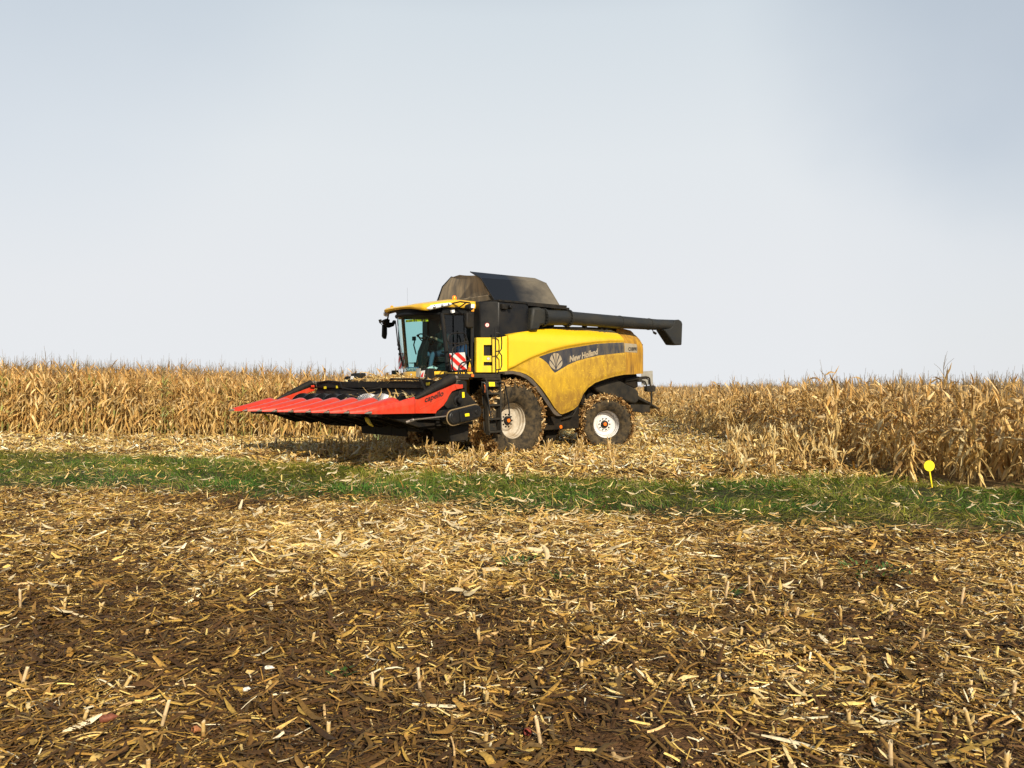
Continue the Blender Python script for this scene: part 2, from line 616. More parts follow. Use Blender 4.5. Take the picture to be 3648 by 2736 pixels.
def vnoise(x, y, scale, seed=0):
    """smooth value noise in 0..1"""
    X, Y = np.asarray(x) * scale + 1000.3, np.asarray(y) * scale + 1000.7
    xi, yi = np.floor(X).astype(np.int64), np.floor(Y).astype(np.int64)
    fx, fy = X - xi, Y - yi
    fx, fy = fx * fx * (3 - 2 * fx), fy * fy * (3 - 2 * fy)

    def h(a, b):
        n = (a * 374761393 + b * 668265263 + seed * 144269) & 0x7fffffff
        n = ((n ^ (n >> 13)) * 1274126177) & 0x7fffffff
        return ((n ^ (n >> 16)) & 0xffff) / 65535.0
    return (h(xi, yi) * (1 - fx) + h(xi + 1, yi) * fx) * (1 - fy) + (h(xi, yi + 1) * (1 - fx) + h(xi + 1, yi + 1) * fx) * fy

# ------------------------------------------------------------------ the combine harvester (X forward, Y to its left, Z up, origin under the front axle)
YAW = R(223.09)
ORG = (-1.133, 20.592, 0.0)
MW = Matrix.Translation(ORG) @ Matrix.Rotation(YAW, 4, 'Z')
comb = empty('combine_harvester', ORG, YAW)
tag(comb, 'dusty yellow and black combine harvester with a raised red maize header', 'combine harvester')


def side_y(X, Z):
    y = 1.60
    if X < -3:
        y -= .06 * min(1, (-3 - X) / 1.5)
    if X < -4.4:
        y -= .20 * ((-4.4 - X) / 1.3) ** 2
    t = min(max((Z - 2.85) / .45, 0), 1.1)
    y -= .28 * t * t
    if Z < 2.1:
        y -= .05 * (2.1 - Z) ** 2
    return y


z_top = lerp_fn([(0.061, 3.007), (-0.295, 3.074), (-0.854, 3.167), (-1.468, 3.234), (-2.102, 3.287), (-2.736, 3.315), (-3.391, 3.33), (-3.947, 3.34),
                 (-4.25, 3.338), (-4.36, 3.30), (-4.43, 3.22), (-4.47, 3.12), (-4.50, 3.05)])
z_bot = lerp_fn([(0.093, 2.125), (-0.093, 2.143), (-0.367, 2.112), (-0.576, 2.064), (-0.79, 1.965), (-1.084, 1.723), (-1.354, 1.464), (-1.598, 1.214),
                 (-1.76, 1.085), (-1.84, 1.045), (-1.92, 1.041), (-2.108, 1.085), (-2.336, 1.16), (-2.486, 1.246), (-2.592, 1.412), (-2.682, 1.573),
                 (-2.857, 1.722), (-3.148, 1.859), (-3.588, 1.963), (-4.043, 2.045), (-4.5, 2.101)])
z_rdg = lerp_fn([(0.093, 2.135), (-0.127, 2.22), (-0.367, 2.324), (-0.718, 2.458), (-0.986, 2.541), (-1.445, 2.67), (-2.014, 2.78), (-2.606, 2.873),
                 (-3.203, 2.945), (-3.851, 2.999), (-4.429, 3.031), (-4.628, 3.043)])
b_top = lerp_fn([(-0.986, 2.502), (-1.445, 2.626), (-2.014, 2.74), (-2.606, 2.827), (-3.216, 2.912), (-3.834, 2.961), (-4.409, 2.998), (-4.6, 3.005)])
b_bot = lerp_fn([(-0.986, 2.502), (-1.149, 2.442), (-1.333, 2.33), (-1.463, 2.19), (-1.576, 2.111), (-1.746, 2.181), (-2.053, 2.318), (-2.406, 2.432),
                 (-2.808, 2.517), (-3.32, 2.604), (-3.813, 2.654), (-4.37, 2.71), (-4.6, 2.715)])
z_seam = lerp_fn([(3.327, -3.391), (3.002, -3.248), (2.619, -3.364), (1.963, -3.588), (1.8, -3.6), (3.5, -3.42)])   # x of the seam at height z


def panel_y(X, Z):
    """the pressed shape of the side panel: overhanging upper half, recessed decal field, raised lower crease"""
    y = side_y(X, Z)
    y += .055 * sstep(-0.03, 0.05, Z - z_rdg(X)) - .02
    if X < -0.7:
        d = min(b_bot(X) - Z + 0.0, 0.30)                    # below the decal the sheet swells out again
        y += .035 * sstep(-0.01, 0.05, d) * sstep(-0.7, -1.2, X)
    y += .02 * sstep(-0.12, -0.02, z_bot(X) - Z) * -1.0      # tucked under at the lower edge
    dx = X - z_seam(Z)
    y -= .014 * math.exp(-(dx / .013) ** 2)
    return y


def panel_mesh(sign):
    xs = list(np.arange(0.085, -4.49, -0.02)) + [-4.495]
    rows = []
    for X in xs:
        zb, zt = z_bot(X), z_top(X)
        k = [zb + (zt - zb) * i / 84 for i in range(85)]
        col = [(X, panel_y(X, Z) * sign, Z) for Z in k]
        ye = col[-1][1] * sign
        col = [(X, (col[0][1] * sign - .06) * sign, zb + .012)] + col
        col += [(X, (ye - .10) * sign, zt + .02), (X, (ye - .3) * sign, zt + .035), (X, .55 * sign, zt + .03)]
        rows.append(col)
    mb = MB()
    mb.grid(rows)
    front = rows[0]                                          # turned-in front and rear edges
    mb.grid([front, [(p[0] + .0, (abs(p[1]) - .07) * sign, p[2]) for p in front]])
    rear = rows[-1]
    mb.grid([rear, [(p[0], (abs(p[1]) - .10) * sign, p[2]) for p in rear]])
    return mb


def dirty(o):
    me = o.data
    at = me.attributes.new('Dirt', 'FLOAT', 'POINT')
    vals = []
    for v in me.vertices:
        X, Z = v.co.x, v.co.z
        low = sstep(.02, -.05, Z - z_rdg(X))
        d = .22 + .85 * low + .30 * sstep(-.8, -4.2, X) * (.35 + .65 * low) + .45 * low * sstep(1.75, 1.25, Z) + .5 * math.exp(-((Z - z_rdg(X) - .03) / .05) ** 2)
        vals.append(d)
    at.data.foreach_set('value', vals)
    return o


sp = dirty(panel_mesh(1).build('side_panel', M['yellow'], comb, smooth=50))
dirty(panel_mesh(-1).build('side_panel', M['yellow'], comb, smooth=50))


def on_panel(p, lift=0.008):
    return Vector((p[0], panel_y(p[0], p[2]) + lift, p[2]))


# decal band, its emblem and its letters
mb = MB()
rows = []
for X in np.arange(-0.99, -4.49, -0.02):
    zb, zt = b_bot(X), b_top(X)
    if zt - zb < .004:
        zt = zb + .004
    rows.append([(X, panel_y(X, zb + (zt - zb) * i / 24) + .004, zb + (zt - zb) * i / 24) for i in range(25)])
mb.grid(rows)
mb.build('decal_band', M['navy'], sp, smooth=60)
mb = MB()
letters(mb, 'New Holland', (-2.13, 0, 2.40), (-3.262, 0, 2.640), (-.05, 0, 1), fn=on_panel, bold=0.045)
mb.build('lettering', M['silver_decal'], sp, smooth=0, recalc=False)
mb = MB()
ecx, ebz = -1.613, 2.165


def petal(pts):
    n = [on_panel((ecx - x, 0, ebz + z)) for x, z in pts]
    mb.add(n, [tuple(range(len(n)))])


for s in (-1, 1):
    petal([(s * .012, .12), (s * .014, .455), (s * .07, .45), (s * .118, .425), (s * .085, .37), (s * .05, .28), (s * .028, .19)])
    petal([(s * .018, .10), (s * .046, .19), (s * .075, .27), (s * .115, .34), (s * .140, .41), (s * .19, .36), (s * .225, .29), (s * .165, .25), (s * .10, .19), (s * .055, .13)])
    petal([(s * .014, .02), (s * .045, .095), (s * .10, .15), (s * .17, .21), (s * .232, .265), (s * .243, .20), (s * .225, .135), (s * .17, .085), (s * .09, .045)])
mb.build('leaf_emblem', M['silver_decal'], sp, smooth=0, recalc=False)

# rear hood with its badge
z_ht = lerp_fn([(-4.2, 3.41), (-4.82, 3.42), (-5.2, 3.39), (-5.38, 3.32), (-5.50, 3.20), (-5.58, 3.0), (-5.64, 2.75), (-5.68, 2.55), (-5.70, 2.4)])


def hood_mesh():
    mb = MB()
    rows = []
    xs = list(np.arange(-4.45, -5.4, -0.05)) + [-5.42, -5.47, -5.52, -5.57, -5.61, -5.65, -5.68, -5.695]
    for X in xs:
        zb, zt = 2.09 + (-4.4 - X) * .04, z_ht(X)
        col = []
        for i in range(41):
            Z = zb + (zt - zb) * i / 40
            y = side_y(X, min(Z, 3.30)) - .015
            if X < -5.3:
                y -= .10 * ((-5.3 - X) / .395) ** 3
            fr = sstep(2.695, 2.72, Z) * sstep(3.035, 3.01, Z) * sstep(-5.22, -5.19, X)
            y -= .018 * fr
            col.append((X, y, Z))
        col += [(X, col[-1][1] - .12, zt + .03), (X, .4, zt + .06)]
        rows.append(col)
    full = [[(p[0], -p[1], p[2]) for p in reversed(r)] + r for r in [[q for q in reversed(rr)] for rr in rows]]
    full = [[(p[0], p[1], p[2]) for p in rr] + [(p[0], -p[1], p[2]) for p in reversed(rr)] for rr in rows]
    mb.grid(full)
    last = full[-1]
    n = len(last)
    mb.add(last, [tuple(range(n))])
    return mb


hood = hood_mesh().build('rear_hood', M['yellow_dirty'], comb, smooth=50)


def hood_y(X, Z):
    y = side_y(X, min(Z, 3.30)) - .015 - .018
    if X < -5.3:
        y -= .10 * ((-5.3 - X) / .395) ** 3
    return y


mb = MB()
rows = []
for X in np.arange(-4.46, -5.17, -0.03):
    rows.append([(X, hood_y(X, Z) + .004, Z) for Z in np.linspace(2.735, 2.985, 9)])
mb.grid(rows)
mb.build('model_badge', M['badge'], hood, smooth=60)
mb = MB()
letters(mb, 'CX8090', (-4.665, 0, 2.775), (-5.12, 0, 2.797), (0, 0, 1), fn=lambda p: Vector((p[0], hood_y(p[0], p[2]) + .008, p[2])), bold=.035)
mb.build('lettering', M['text_black'], hood, smooth=0, recalc=False)

# angled service panel between cab and side panel, with the two openings and the round sticker
A0, A1 = Vector((0.30, 1.515, 0)), Vector((0.69, 1.14, 0))
ad = (A1 - A0).normalized()
an = Vector((-ad.y, ad.x, 0)) * -1
if an.y < 0:
    an = -an


def sv(t, z, out=0.0):
    p = A0 + (A1 - A0) * t + an * out
    return (p.x, p.y, z)


mb = MB()
zb, zt = 2.10, 2.94
ts, zs = [0, .30, .68, 1], [zb, 2.262, 2.352, 2.50, 2.762, zt]
for i in range(3):
    for j in range(5):
        if i == 1 and j in (1, 3):
            continue
        mb.add([sv(ts[i], zs[j]), sv(ts[i + 1], zs[j]), sv(ts[i + 1], zs[j + 1]), sv(ts[i], zs[j + 1])], [(0, 1, 2, 3)])
for j in (1, 3):                                             # reveals of the openings
    q = [(ts[1], zs[j]), (ts[2], zs[j]), (ts[2], zs[j + 1]), (ts[1], zs[j + 1])]
    for k in range(4):
        a, b = q[k], q[(k + 1) % 4]
        mb.add([sv(*a), sv(*b), sv(*b, -.06), sv(*a, -.06)], [(0, 1, 2, 3)])
corner = []                                                  # rounded turn from the angled face into the side panel, and the front turn-in
for k in range(7):
    t = k / 6
    corner.append([(0.30 - .205 * t, 1.515 + .075 * math.sin(t * math.pi / 2), z) for z in (zb, zt - .0 + .05 * t)])
mb.grid(corner)
mb.grid([[sv(1, zb), sv(1, zt)], [(0.67, 1.05, zb), (0.67, 1.05, zt)]])
mb.grid([[sv(0, zt), sv(1, zt)], [(0.2, 1.3, zt), (0.55, 1.0, zt)]])
svp = mb.build('service_panel', M['yellow_clean'], comb, smooth=40)
mb = MB()
for j in (1, 3):
    mb.add([sv(ts[1] - .02, zs[j] - .02, -.062), sv(ts[2] + .02, zs[j] - .02, -.062), sv(ts[2] + .02, zs[j + 1] + .02, -.062), sv(ts[1] - .02, zs[j + 1] + .02, -.062)], [(0, 1, 2, 3)])
p = Vector(sv(.48, 2.56, -.15))
mb.lathe([(0, .0), (.07, .0), (.09, -.05), (.09, -.09)], (p.x, p.y, p.z), 'Z', 14)
mb.build('opening', M['black_flat'], svp)


def disc_sticker(c, n, r, parent):
    n = Vector(n).normalized()
    u = Vector((-n.y, n.x, 0)).normalized()
    w = n.cross(u)
    c = Vector(c)
    mb = MB()
    for rad, off, m in ((r, .004, 0), (r * .8, .007, 1)):
        mb.add([c + n * off + (u * math.cos(a) + w * math.sin(a)) * rad for a in [2 * math.pi * k / 20 for k in range(20)]], [tuple(range(20))], m)
    mb.add([c + n * .010 + u * a * r + w * b * r for a, b in ((-.12, -.5), (.12, -.5), (.12, .5), (-.3, .35), (-.12, .3))], [(0, 1, 2, 3, 4)], 2)
    mb.build('warning_sticker', [M['red_sheet'], M['white'], M['text_black']], parent, smooth=0, recalc=False)


disc_sticker(sv(.47, 2.43), an, .038, svp)
MB().box((0.90, 1.13, 2.17), (.05, .05, .10)).build('side_marker', M['orange'], comb, bevel=.008)

# dark hull behind the panels, chassis, axles, feeder house
mb = MB()
mb.prism([(.22, 2.95), (.22, 1.98), (-.6, 1.98), (-1.2, 1.5), (-1.45, 1.0), (-2.85, 1.0), (-3.0, 1.66), (-4.4, 1.93), (-5.4, 2.12), (-5.2, 3.1), (-4.0, 3.24), (-2.2, 3.2), (-.9, 3.05)], -1.22, 1.22)
mb.box((.42, 0, 2.5), (.38, 1.9, .9))
mb.build('hull', M['under'], comb)
mb = MB()
mb.box((-1.6, 0, 1.3), (4.9, 1.5, .9)).box((0, 0, .93), (.42, 2.1, .42)).box((-3.72, 0, .72), (.26, 2.0, .26))
mb.prism([(-3.5, 1.0), (-3.95, 1.0), (-3.95, 1.9), (-3.5, 1.9)], .86, 1.0)
mb.box((-3.2, 1.06, 1.55), (.14, .12, .6)).box((-2.95, 1.1, 1.35), (.10, .10, .7))
mb.build('chassis', M['under'], comb, bevel=.02)
mb = MB()
mb.prism([(-1.408, 1.038), (-1.775, 1.051), (-2.733, 1.096), (-2.832, .96), (-2.815, .626), (-1.469, .621)], -1.0, 1.3)
mb.prism([(-1.8, .62), (-2.35, .62), (-2.2, .30), (-1.9, .30)], .55, 1.0)
sled = mb.build('lower_sump', M['under'], comb, bevel=.02)
MB().lathe([(0, .012), (.045, .012), (.05, 0)], (-2.098, 1.302, .692), 'Y', 18).build('reflector', M['orange'], sled)
MB().tube([(-2.055, 1.42, .918), (-2.30, 1.42, .955), (-2.422, 1.42, .973), (-2.53, 1.41, 1.08), (-2.617, 1.40, 1.189)], .02).build('brace', M['grey_dark'], sled)
mb = MB()
mb.prism([(.6, 1.95), (.6, 1.15), (2.62, 1.02), (2.62, 1.74), (1.3, 1.95)], -.78, .78)
for s in (-1, 1):
    mb.box((1.4, s * .80, 1.5), (1.4, .03, .10), rot=Matrix.Rotation(.07, 3, 'Y'))
mb.tube([(.5, .9, 1.5), (.95, .92, 1.62), (1.6, .90, 1.45)], .035)
fh = mb.build('feeder_house', M['yellow_dirty'], comb, bevel=.02)
for k in range(3):
    MB().tube([(.3 + .1 * k, .95, 1.75 - .1 * k), (.8, 1.0, 1.5 - .06 * k), (1.3, .97, 1.42 + .1 * k), (1.9, .9, 1.6)], .018).build('hose', M['under'], fh)

# fender over the front wheel
mb = MB()
fu = [(0.312, 2.113), (0.038, 2.141), (-0.233, 2.108), (-0.44, 2.061), (-0.65, 1.962), (-0.936, 1.724), (-1.19, 1.467), (-1.411, 1.22), (-1.617, 1.061), (-1.685, 1.02)]
fl = [(0.305, 2.048), (0.038, 2.065), (-0.199, 2.021), (-0.406, 1.948), (-0.65, 1.787), (-0.9, 1.559), (-1.153, 1.289), (-1.374, 1.066), (-1.486, 1.012), (-1.673, 1.002)]
for s in (1, -1):
    mb = MB()
    rows = []
    for (xu, zu), (xl, zl) in zip(fu, fl):
        xm, zm = (xu * .75 + xl * .25), (zu * .75 + zl * .25)
        rows.append([(xu, s * 1.15, zu + .01), (xu, s * 1.66, zu), (xm, s * 1.73, zm), (xl, s * 1.74, zl), (xl, s * 1.68, zl - .005), (xm, s * 1.66, zm - .03), (xu, s * 1.15, zu - .05)])
    mb.grid(rows)
    for r in (rows[0], rows[-1]):
        mb.add(r, [tuple(range(7))])
    mb.build('fender', M['fender'], comb, smooth=45)

# grain tank
mb = MB()
tz0, tz1 = 2.93, 3.82
plan = [(0.60, 1.16), (0.27, 1.49), (-0.60, 1.50), (-0.72, 1.50), (-0.72, 1.12), (-2.05, 1.12), (-2.05, -1.45), (0.27, -1.49), (0.60, -1.16)]
n = len(plan)
mb.add([(x, y, tz0) for x, y in plan] + [(x, y, tz1) for x, y in plan], [tuple(range(n)), tuple(range(2 * n - 1, n - 1, -1))] + [(i, (i + 1) % n, n + (i + 1) % n, n + i) for i in range(n)])
tank = mb.build('grain_tank', M['black'], comb, bevel=.025)
mb = MB()
mb.slab([(.30, 1.52, 3.835), (-2.10, 1.52, 3.855), (-2.10, -1.5, 3.855), (.30, -1.5, 3.835)], .05)
mb.box((-1.42, 1.33, 3.80), (1.50, .40, .05)).box((-2.16, 1.1, 3.80), (.12, .8, .06))
mb.build('tank_rim', M['black_flat'], tank, bevel=.006)
mb = MB()
mb.slab([(.254, 1.3, 3.86), (-2.033, 1.3, 3.89), (-1.874, .95, 4.505), (.392, .95, 4.416)], .02)
mb.slab([(.392, .948, 4.418), (-1.874, .948, 4.507), (-1.675, .75, 4.628), (.566, .75, 4.581)], .018)
mb.tube([(.254, 1.312, 3.86), (.392, .962, 4.416), (.566, .762, 4.581)], .016)
mb.tube([(-2.033, 1.312, 3.89), (-1.874, .962, 4.505)], .014)
mb.build('tank_lid', M['lid'], tank, smooth=30)
mb = MB()
mb.slab([(.06, -1.3, 3.86), (-2.0, -1.3, 3.90), (-1.95, -1.1, 4.45), (-.03, -1.1, 4.434)], .02)
mb.slab([(-.03, -1.102, 4.434), (-1.95, -1.102, 4.452), (-1.9, -.85, 4.69), (-.144, -.85, 4.685)], .018)
mb.tube([(.06, -1.30, 3.9), (-.03, -1.1, 4.434), (-.144, -.85, 4.685)], .02)
mb.build('tank_lid', M['lid'], tank, smooth=30)
# sloping front and rear sheets of the tank extension
fz = [(.235, 1.27, 3.865), (.34, 1.09, 4.16), (.375, .93, 4.40), (.30, .62, 4.53), (.08, -.25, 4.655), (-.10, -.82, 4.66), (-.02, -1.07, 4.42), (.06, -1.27, 3.865)]
mb = MB()
ne, fe = fz[:4], [fz[7], fz[6], fz[5], fz[4]]
rows = []
for j in range(4):
    a, b = Vector(ne[j]), Vector(fe[j])
    rows.append([tuple(a + (b - a) * k / 12 + Vector((0, 0, -.01 * math.sin(math.pi * k / 12) if j == 3 else 0))) for k in range(13)])
mb.grid(rows)
mb.grid([[(p[0] - .02, p[1], p[2]) for p in r] for r in rows])
mb.grid([[(x + o, y, z) for x, y, o in ((.30, 1.24, 0), (.225, .4, .01), (.165, -.4, .01), (.095, -1.2, 0))] for z, o in ((3.87, .02),)] + [[(.335, 1.17, 3.985), (.262, .38, 3.985), (.195, -.4, 3.985), (.12, -1.14, 3.985)], [(.30, 1.16, 4.0), (.235, .38, 4.0), (.17, -.4, 4.0), (.09, -1.13, 4.0)]])
mb.build('front_sheet', M['tank_dust'], tank, smooth=30)
MB().slab([(-2.02, 1.27, 3.88), (-1.86, .94, 4.49), (-1.8, .2, 4.55), (-1.92, -1.08, 4.44), (-1.98, -1.28, 3.88)], .02).build('rear_sheet', M['tank_dust'], tank, smooth=0)
mb = MB()
mb.box((.16, 1.54, 3.69), (.16, .10, .12)).lathe([(.05, 0), (.055, .07), (.045, .10), (0, .10)], (.0, 1.55, 3.69), 'Y', 14)
mb.box((.06, 1.55, 3.69), (.10, .05, .05))
mb.build('work_lamp', M['black_flat'], tank, bevel=.01)
n45 = Vector((.707, .707, 0))
disc_sticker((.475, 1.288, 3.245), n45, .052, tank)
MB().box((.46, 1.275, 3.22), (.012, .22, .32), rot=Matrix.Rotation(R(45), 3, 'Z')).build('hatch', M['black_flat'], tank, bevel=.005)

# unloading auger
mb = MB()
mb.prism([(-.745, 3.73), (-.66, 3.14), (-.96, 3.17), (-1.02, 3.30), (-1.20, 3.32), (-1.22, 3.70), (-1.0, 3.75)], 1.30, 1.64)
ua = mb.build('unloading_auger', M['auger'], comb, bevel=.06, smooth=40)
mb = MB()
tp = [(-1.18, 3.515, .200), (-2.121, 3.553, .193), (-2.16, 3.555, .180), (-4.246, 3.564, .176), (-5.982, 3.585, .160), (-6.85, 3.610, .168)]
mb.tube([(x, 1.5, z) for x, z, r in tp], [r for x, z, r in tp], 28)
for x, z, r in ((-4.25, 3.564, .180), (-5.6, 3.58, .168)):
    mb.tube([(x, 1.5, z), (x - .02, 1.5, z)], r + .006, 28)
mb.build('tube', M['auger'], ua, smooth=40)
for x, z, r in ((-1.215, 3.516, .235), (-2.13, 3.553, .232)):
    mb = MB()
    mb.tube([(x + .025, 1.5, z), (x - .035, 1.5, z)], r, 28)
    for k in range(18):
        a = 2 * math.pi * k / 18
        mb.tube([(x + .05, 1.5 + .212 * math.cos(a), z + .212 * math.sin(a)), (x - .06, 1.5 + .212 * math.cos(a), z + .212 * math.sin(a))], .014, 6)
    mb.build('flange', M['auger'], ua, smooth=35)
mb = MB()
mb.prism([(-6.16, 3.44), (-6.66, 3.01), (-7.04, 3.013), (-7.08, 3.66), (-7.03, 3.74), (-6.90, 3.78), (-6.70, 3.75), (-6.5, 3.5)], 1.335, 1.665)
mb.build('spout', M['auger'], ua, bevel=.03, smooth=40)
mb = MB()
mb.tube([(-5.80, 1.5, 3.43), (-5.83, 1.5, 3.37), (-5.87, 1.5, 3.35)], .014).tube([(-5.86, 1.5, 3.35), (-5.96, 1.5, 3.32)], .035, 10)
mb.build('camera_pod', M['black_flat'], ua)
mb = MB()
for x in (-2.9, -3.55, -3.75):
    mb.box((x, 1.42, 3.38), (.08, .12, .12))
mb.tube([(-1.7, 1.4, 3.28), (-2.5, 1.45, 3.31), (-3.2, 1.4, 3.34), (-4.0, 1.42, 3.36)], .035)
mb.build('cradle', M['black_flat'], ua)

# rear: chopper housing, spreader, marker plate and lamp
mb = MB()
mb.prism([(-3.486, 1.762), (-3.729, 1.843), (-4.372, 1.974), (-4.555, 1.97), (-5.347, 1.715), (-5.502, 1.642), (-5.56, 1.545), (-5.541, 1.326), (-5.385, 1.251), (-5.193, 1.283), (-3.729, 1.602)], -1.2, 1.2)
mb.build('chopper_housing', M['grey_dark'], comb, bevel=.05)
mb = MB()
mb.prism([(-4.4, 2.10), (-5.55, 2.12), (-5.62, 1.75), (-5.45, 1.70), (-4.5, 2.0)], -1.12, 1.12)
mb.build('tail_frame', M['under'], comb, bevel=.02)
mb = MB()
mb.slab([(-5.2, 1.1, 1.24), (-5.55, 1.1, 1.23), (-6.25, 1.1, 1.20), (-6.1, 1.1, 1.06), (-5.867, 1.1, .965), (-5.319, 1.1, 1.037)], .03)
mb.slab([(-5.709, 1.0, 1.494), (-6.229, 1.0, 1.317), (-6.764, 1.0, 1.108), (-6.743, 1.0, 1.063), (-6.2, 1.0, 1.25), (-5.7, 1.0, 1.40)], .03)
mb.slab([(-5.65, 1.02, 1.46), (-6.74, 1.02, 1.09), (-6.74, -1.02, 1.09), (-5.65, -1.02, 1.46)], .03)
mb.slab([(-5.3, 1.05, 1.04), (-6.25, 1.05, 1.00), (-6.25, -1.05, 1.00), (-5.3, -1.05, 1.04)], .03)
mb.box((-6.1, .2, 1.05), (.5, 1.6, .10)).box((-5.5, 0, 1.25), (.2, 2.0, .3))
mb.build('straw_spreader', M['grey_dark'], comb, bevel=.008)
mb = MB()
for path in ([(-4.933, 1.15, 1.942), (-5.566, 1.15, 2.006)],):
    mb.tube(path, .055)
mb.box((-5.60, 1.15, 1.97), (.16, .12, .16))
mb.tube([(-5.566, 1.15, 2.02), (-5.961, 1.15, 2.046), (-6.08, 1.15, 2.03), (-6.122, 1.15, 1.986), (-6.162, 1.15, 1.76)], .025)
mb.tube([(-5.566, 1.15, 1.921), (-5.80, 1.15, 1.925), (-5.90, 1.15, 1.90), (-5.981, 1.15, 1.78)], .025)
mb.tube([(-6.211, 1.15, 1.61), (-6.223, 1.15, 1.218)], .028)
rb = mb.build('lamp_bracket', M['grey_dark'], comb)
MB().slab([(-5.808, 1.08, 2.205), (-6.359, 1.08, 2.237), (-6.375, 1.08, 1.821), (-5.827, 1.08, 1.798)], .012).build('marker_plate', M['greyplate'], rb, bevel=.004)
mb = MB()
mb.prism([(-5.929, 1.768), (-6.284, 1.793), (-6.366, 1.751), (-6.358, 1.627), (-6.284, 1.6), (-5.981, 1.603), (-5.929, 1.64)], 1.09, 1.20)
mb.tube([(-6.05, 1.20, 1.70), (-6.05, 1.215, 1.70)], .045, 12).tube([(-6.22, 1.20, 1.70), (-6.22, 1.215, 1.70)], .045, 12)
mb.build('rear_lamp', M['grey_dark'], rb, bevel=.015)
MB().box((-5.62, 1.24, 2.98), (.05, .06, .06)).build('latch', M['black_flat'], comb, bevel=.01)

# ------------------------------------------------------------------ wheels


def caked(name, R0, y0, y1, n, parent, seed):
    """trampled maize leaves stuck in the tread"""
    rng = np.random.default_rng(seed)
    th = rng.uniform(0, 2 * np.pi, n)
    yy = rng.uniform(y0, y1, n)
    up = np.clip(np.sin(th) * .5 + .75, .1, 1)
    keep = rng.uniform(size=n) < (.35 + .65 * up)
    th, yy = th[keep], yy[keep]
    k = len(th)
    rr = R0 + rng.uniform(-.03, .03, k) + .05 * up[keep] * rng.uniform(0, 1, k) - .10 * np.clip((np.abs(yy) / y1 - .86) / .14, 0, 1) * rng.uniform(0, 1, k)
    nrm = np.stack([np.cos(th), np.zeros(k), np.sin(th)], 1)
    tan = np.stack([-np.sin(th), np.zeros(k), np.cos(th)], 1)
    ax = np.tile(np.array([0., 1, 0]), (k, 1))
    fr = np.stack([tan, ax, nrm], 2)
    P = nrm * rr[:, None] + ax * yy[:, None]
    L = rng.uniform(.06, .24, k)
    W = rng.uniform(.012, .045, k)
    base = np.array([[.50, .29, .095], [.36, .19, .06], [.62, .41, .17], [.22, .115, .04], [.70, .50, .24]])
    c = base[rng.integers(0, 5, k)] * rng.uniform(.7, 1.15, (k, 1))
    V, F, C = strips(rng, P, rng.uniform(0, 6.28, k), rng.normal(0, .35, k), rng.normal(0, .5, k), L, W, rng.normal(0, .25, k), .12, c, frame=fr)
    o = link(name, np_mesh(name, V, F, C, M['litter']), parent)
    return tag(o, kind='stuff')


def wheel(name, Rt, w, rr, recess, lugs, n_caked, rim_m, seed):
    root = empty(name, parent=comb)
    h = w / 2
    mb = MB()
    prof = [(rr, h * .60), (rr + .03, h * .74), (rr + (Rt - rr) * .35, h * .96), (rr + (Rt - rr) * .65, h), (Rt - .09, h * .97), (Rt - .045, h * .86), (Rt - .04, 0)]
    prof = prof + [(r, -y) for r, y in reversed(prof[:-1])]
    mb.lathe(prof, n=56)
    for k in range(lugs):                                    # tread bars, left and right half offset
        for s in (-1, 1):
            a0 = 2 * math.pi * (k + (.5 if s > 0 else 0)) / lugs
            pts = []
            for (dy, da, r0, r1) in ((0.02, .24, Rt - .05, Rt), (.55, .10, Rt - .05, Rt), (.90, 0.0, Rt - .06, Rt - .008), (1.005, -.02, Rt - .13, Rt - .055), (1.0, -.02, Rt - .20, Rt - .17)):
                for e in (-.034, .034):
                    a = a0 + da + e / Rt
                    for r in (r0, r1):
                        pts.append((r * math.cos(a), s * dy * h * 1.02, r * math.sin(a)))
            fs = []
            for i in range(4):
                b = i * 4
                fs += [(b, b + 1, b + 5, b + 4), (b + 2, b + 6, b + 7, b + 3), (b + 1, b + 3, b + 7, b + 5)]
            fs += [(0, 2, 3, 1), (16, 17, 19, 18)]
            mb.add(pts, fs)
    tyre = mb.build('tyre', M['rubber'], root, smooth=40)
    mb = MB()
    d = h * .60
    prof = [(rr + .012, d + .008), (rr + .022, d - .01), (rr + .015, d - .035), (rr - .012, d - .05), (rr - .016, d - .11), (rr - .035, d - .13), (rr - .04, d - .19), (rr - .06, d - .21),
            (rr - .065, recess + .03), (rr - .09, recess + .005), (rr * .62, recess - .01), (rr * .52, recess + .028), (rr * .45, recess + .03), (0, recess + .03)]
    mb.lathe(prof, n=56)
    mb.lathe([(rr + .012, -d - .005), (rr - .02, -d + .06), (rr - .05, -.05), (rr - .08, recess - .03), (0, recess - .03)], n=40)
    rim = mb.build('rim', rim_m, root, smooth=32)
    mb = MB()
    mb.lathe([(.105, recess + .03), (.10, recess + .085), (.07, recess + .10), (0, recess + .10)], n=24)
    nb = 10
    for k in range(nb):
        a = 2 * math.pi * k / nb
        x, z = .155 * math.cos(a), .155 * math.sin(a)
        mb.lathe([(.017, recess + .02), (.017, recess + .065), (.009, recess + .075), (0, recess + .075)], (x, 0, z), n=6)
    hub = mb.build('hub', M['black_flat'], root, smooth=35)
    mb = MB()
    mb.lathe([(.05, recess + .098), (.047, recess + .108), (0, recess + .110)], n=20)
    mb.build('reflector', M['orange'], root)
    caked('caked_leaves', Rt - .012, -h * .99, h * .99, n_caked, root, seed)
    return root


def copy_tree(o, parent=None):
    c = o.copy()
    COL.objects.link(c)
    if parent is not None:
        c.parent = parent
    for ch in list(o.children):
        copy_tree(ch, c)
    return c


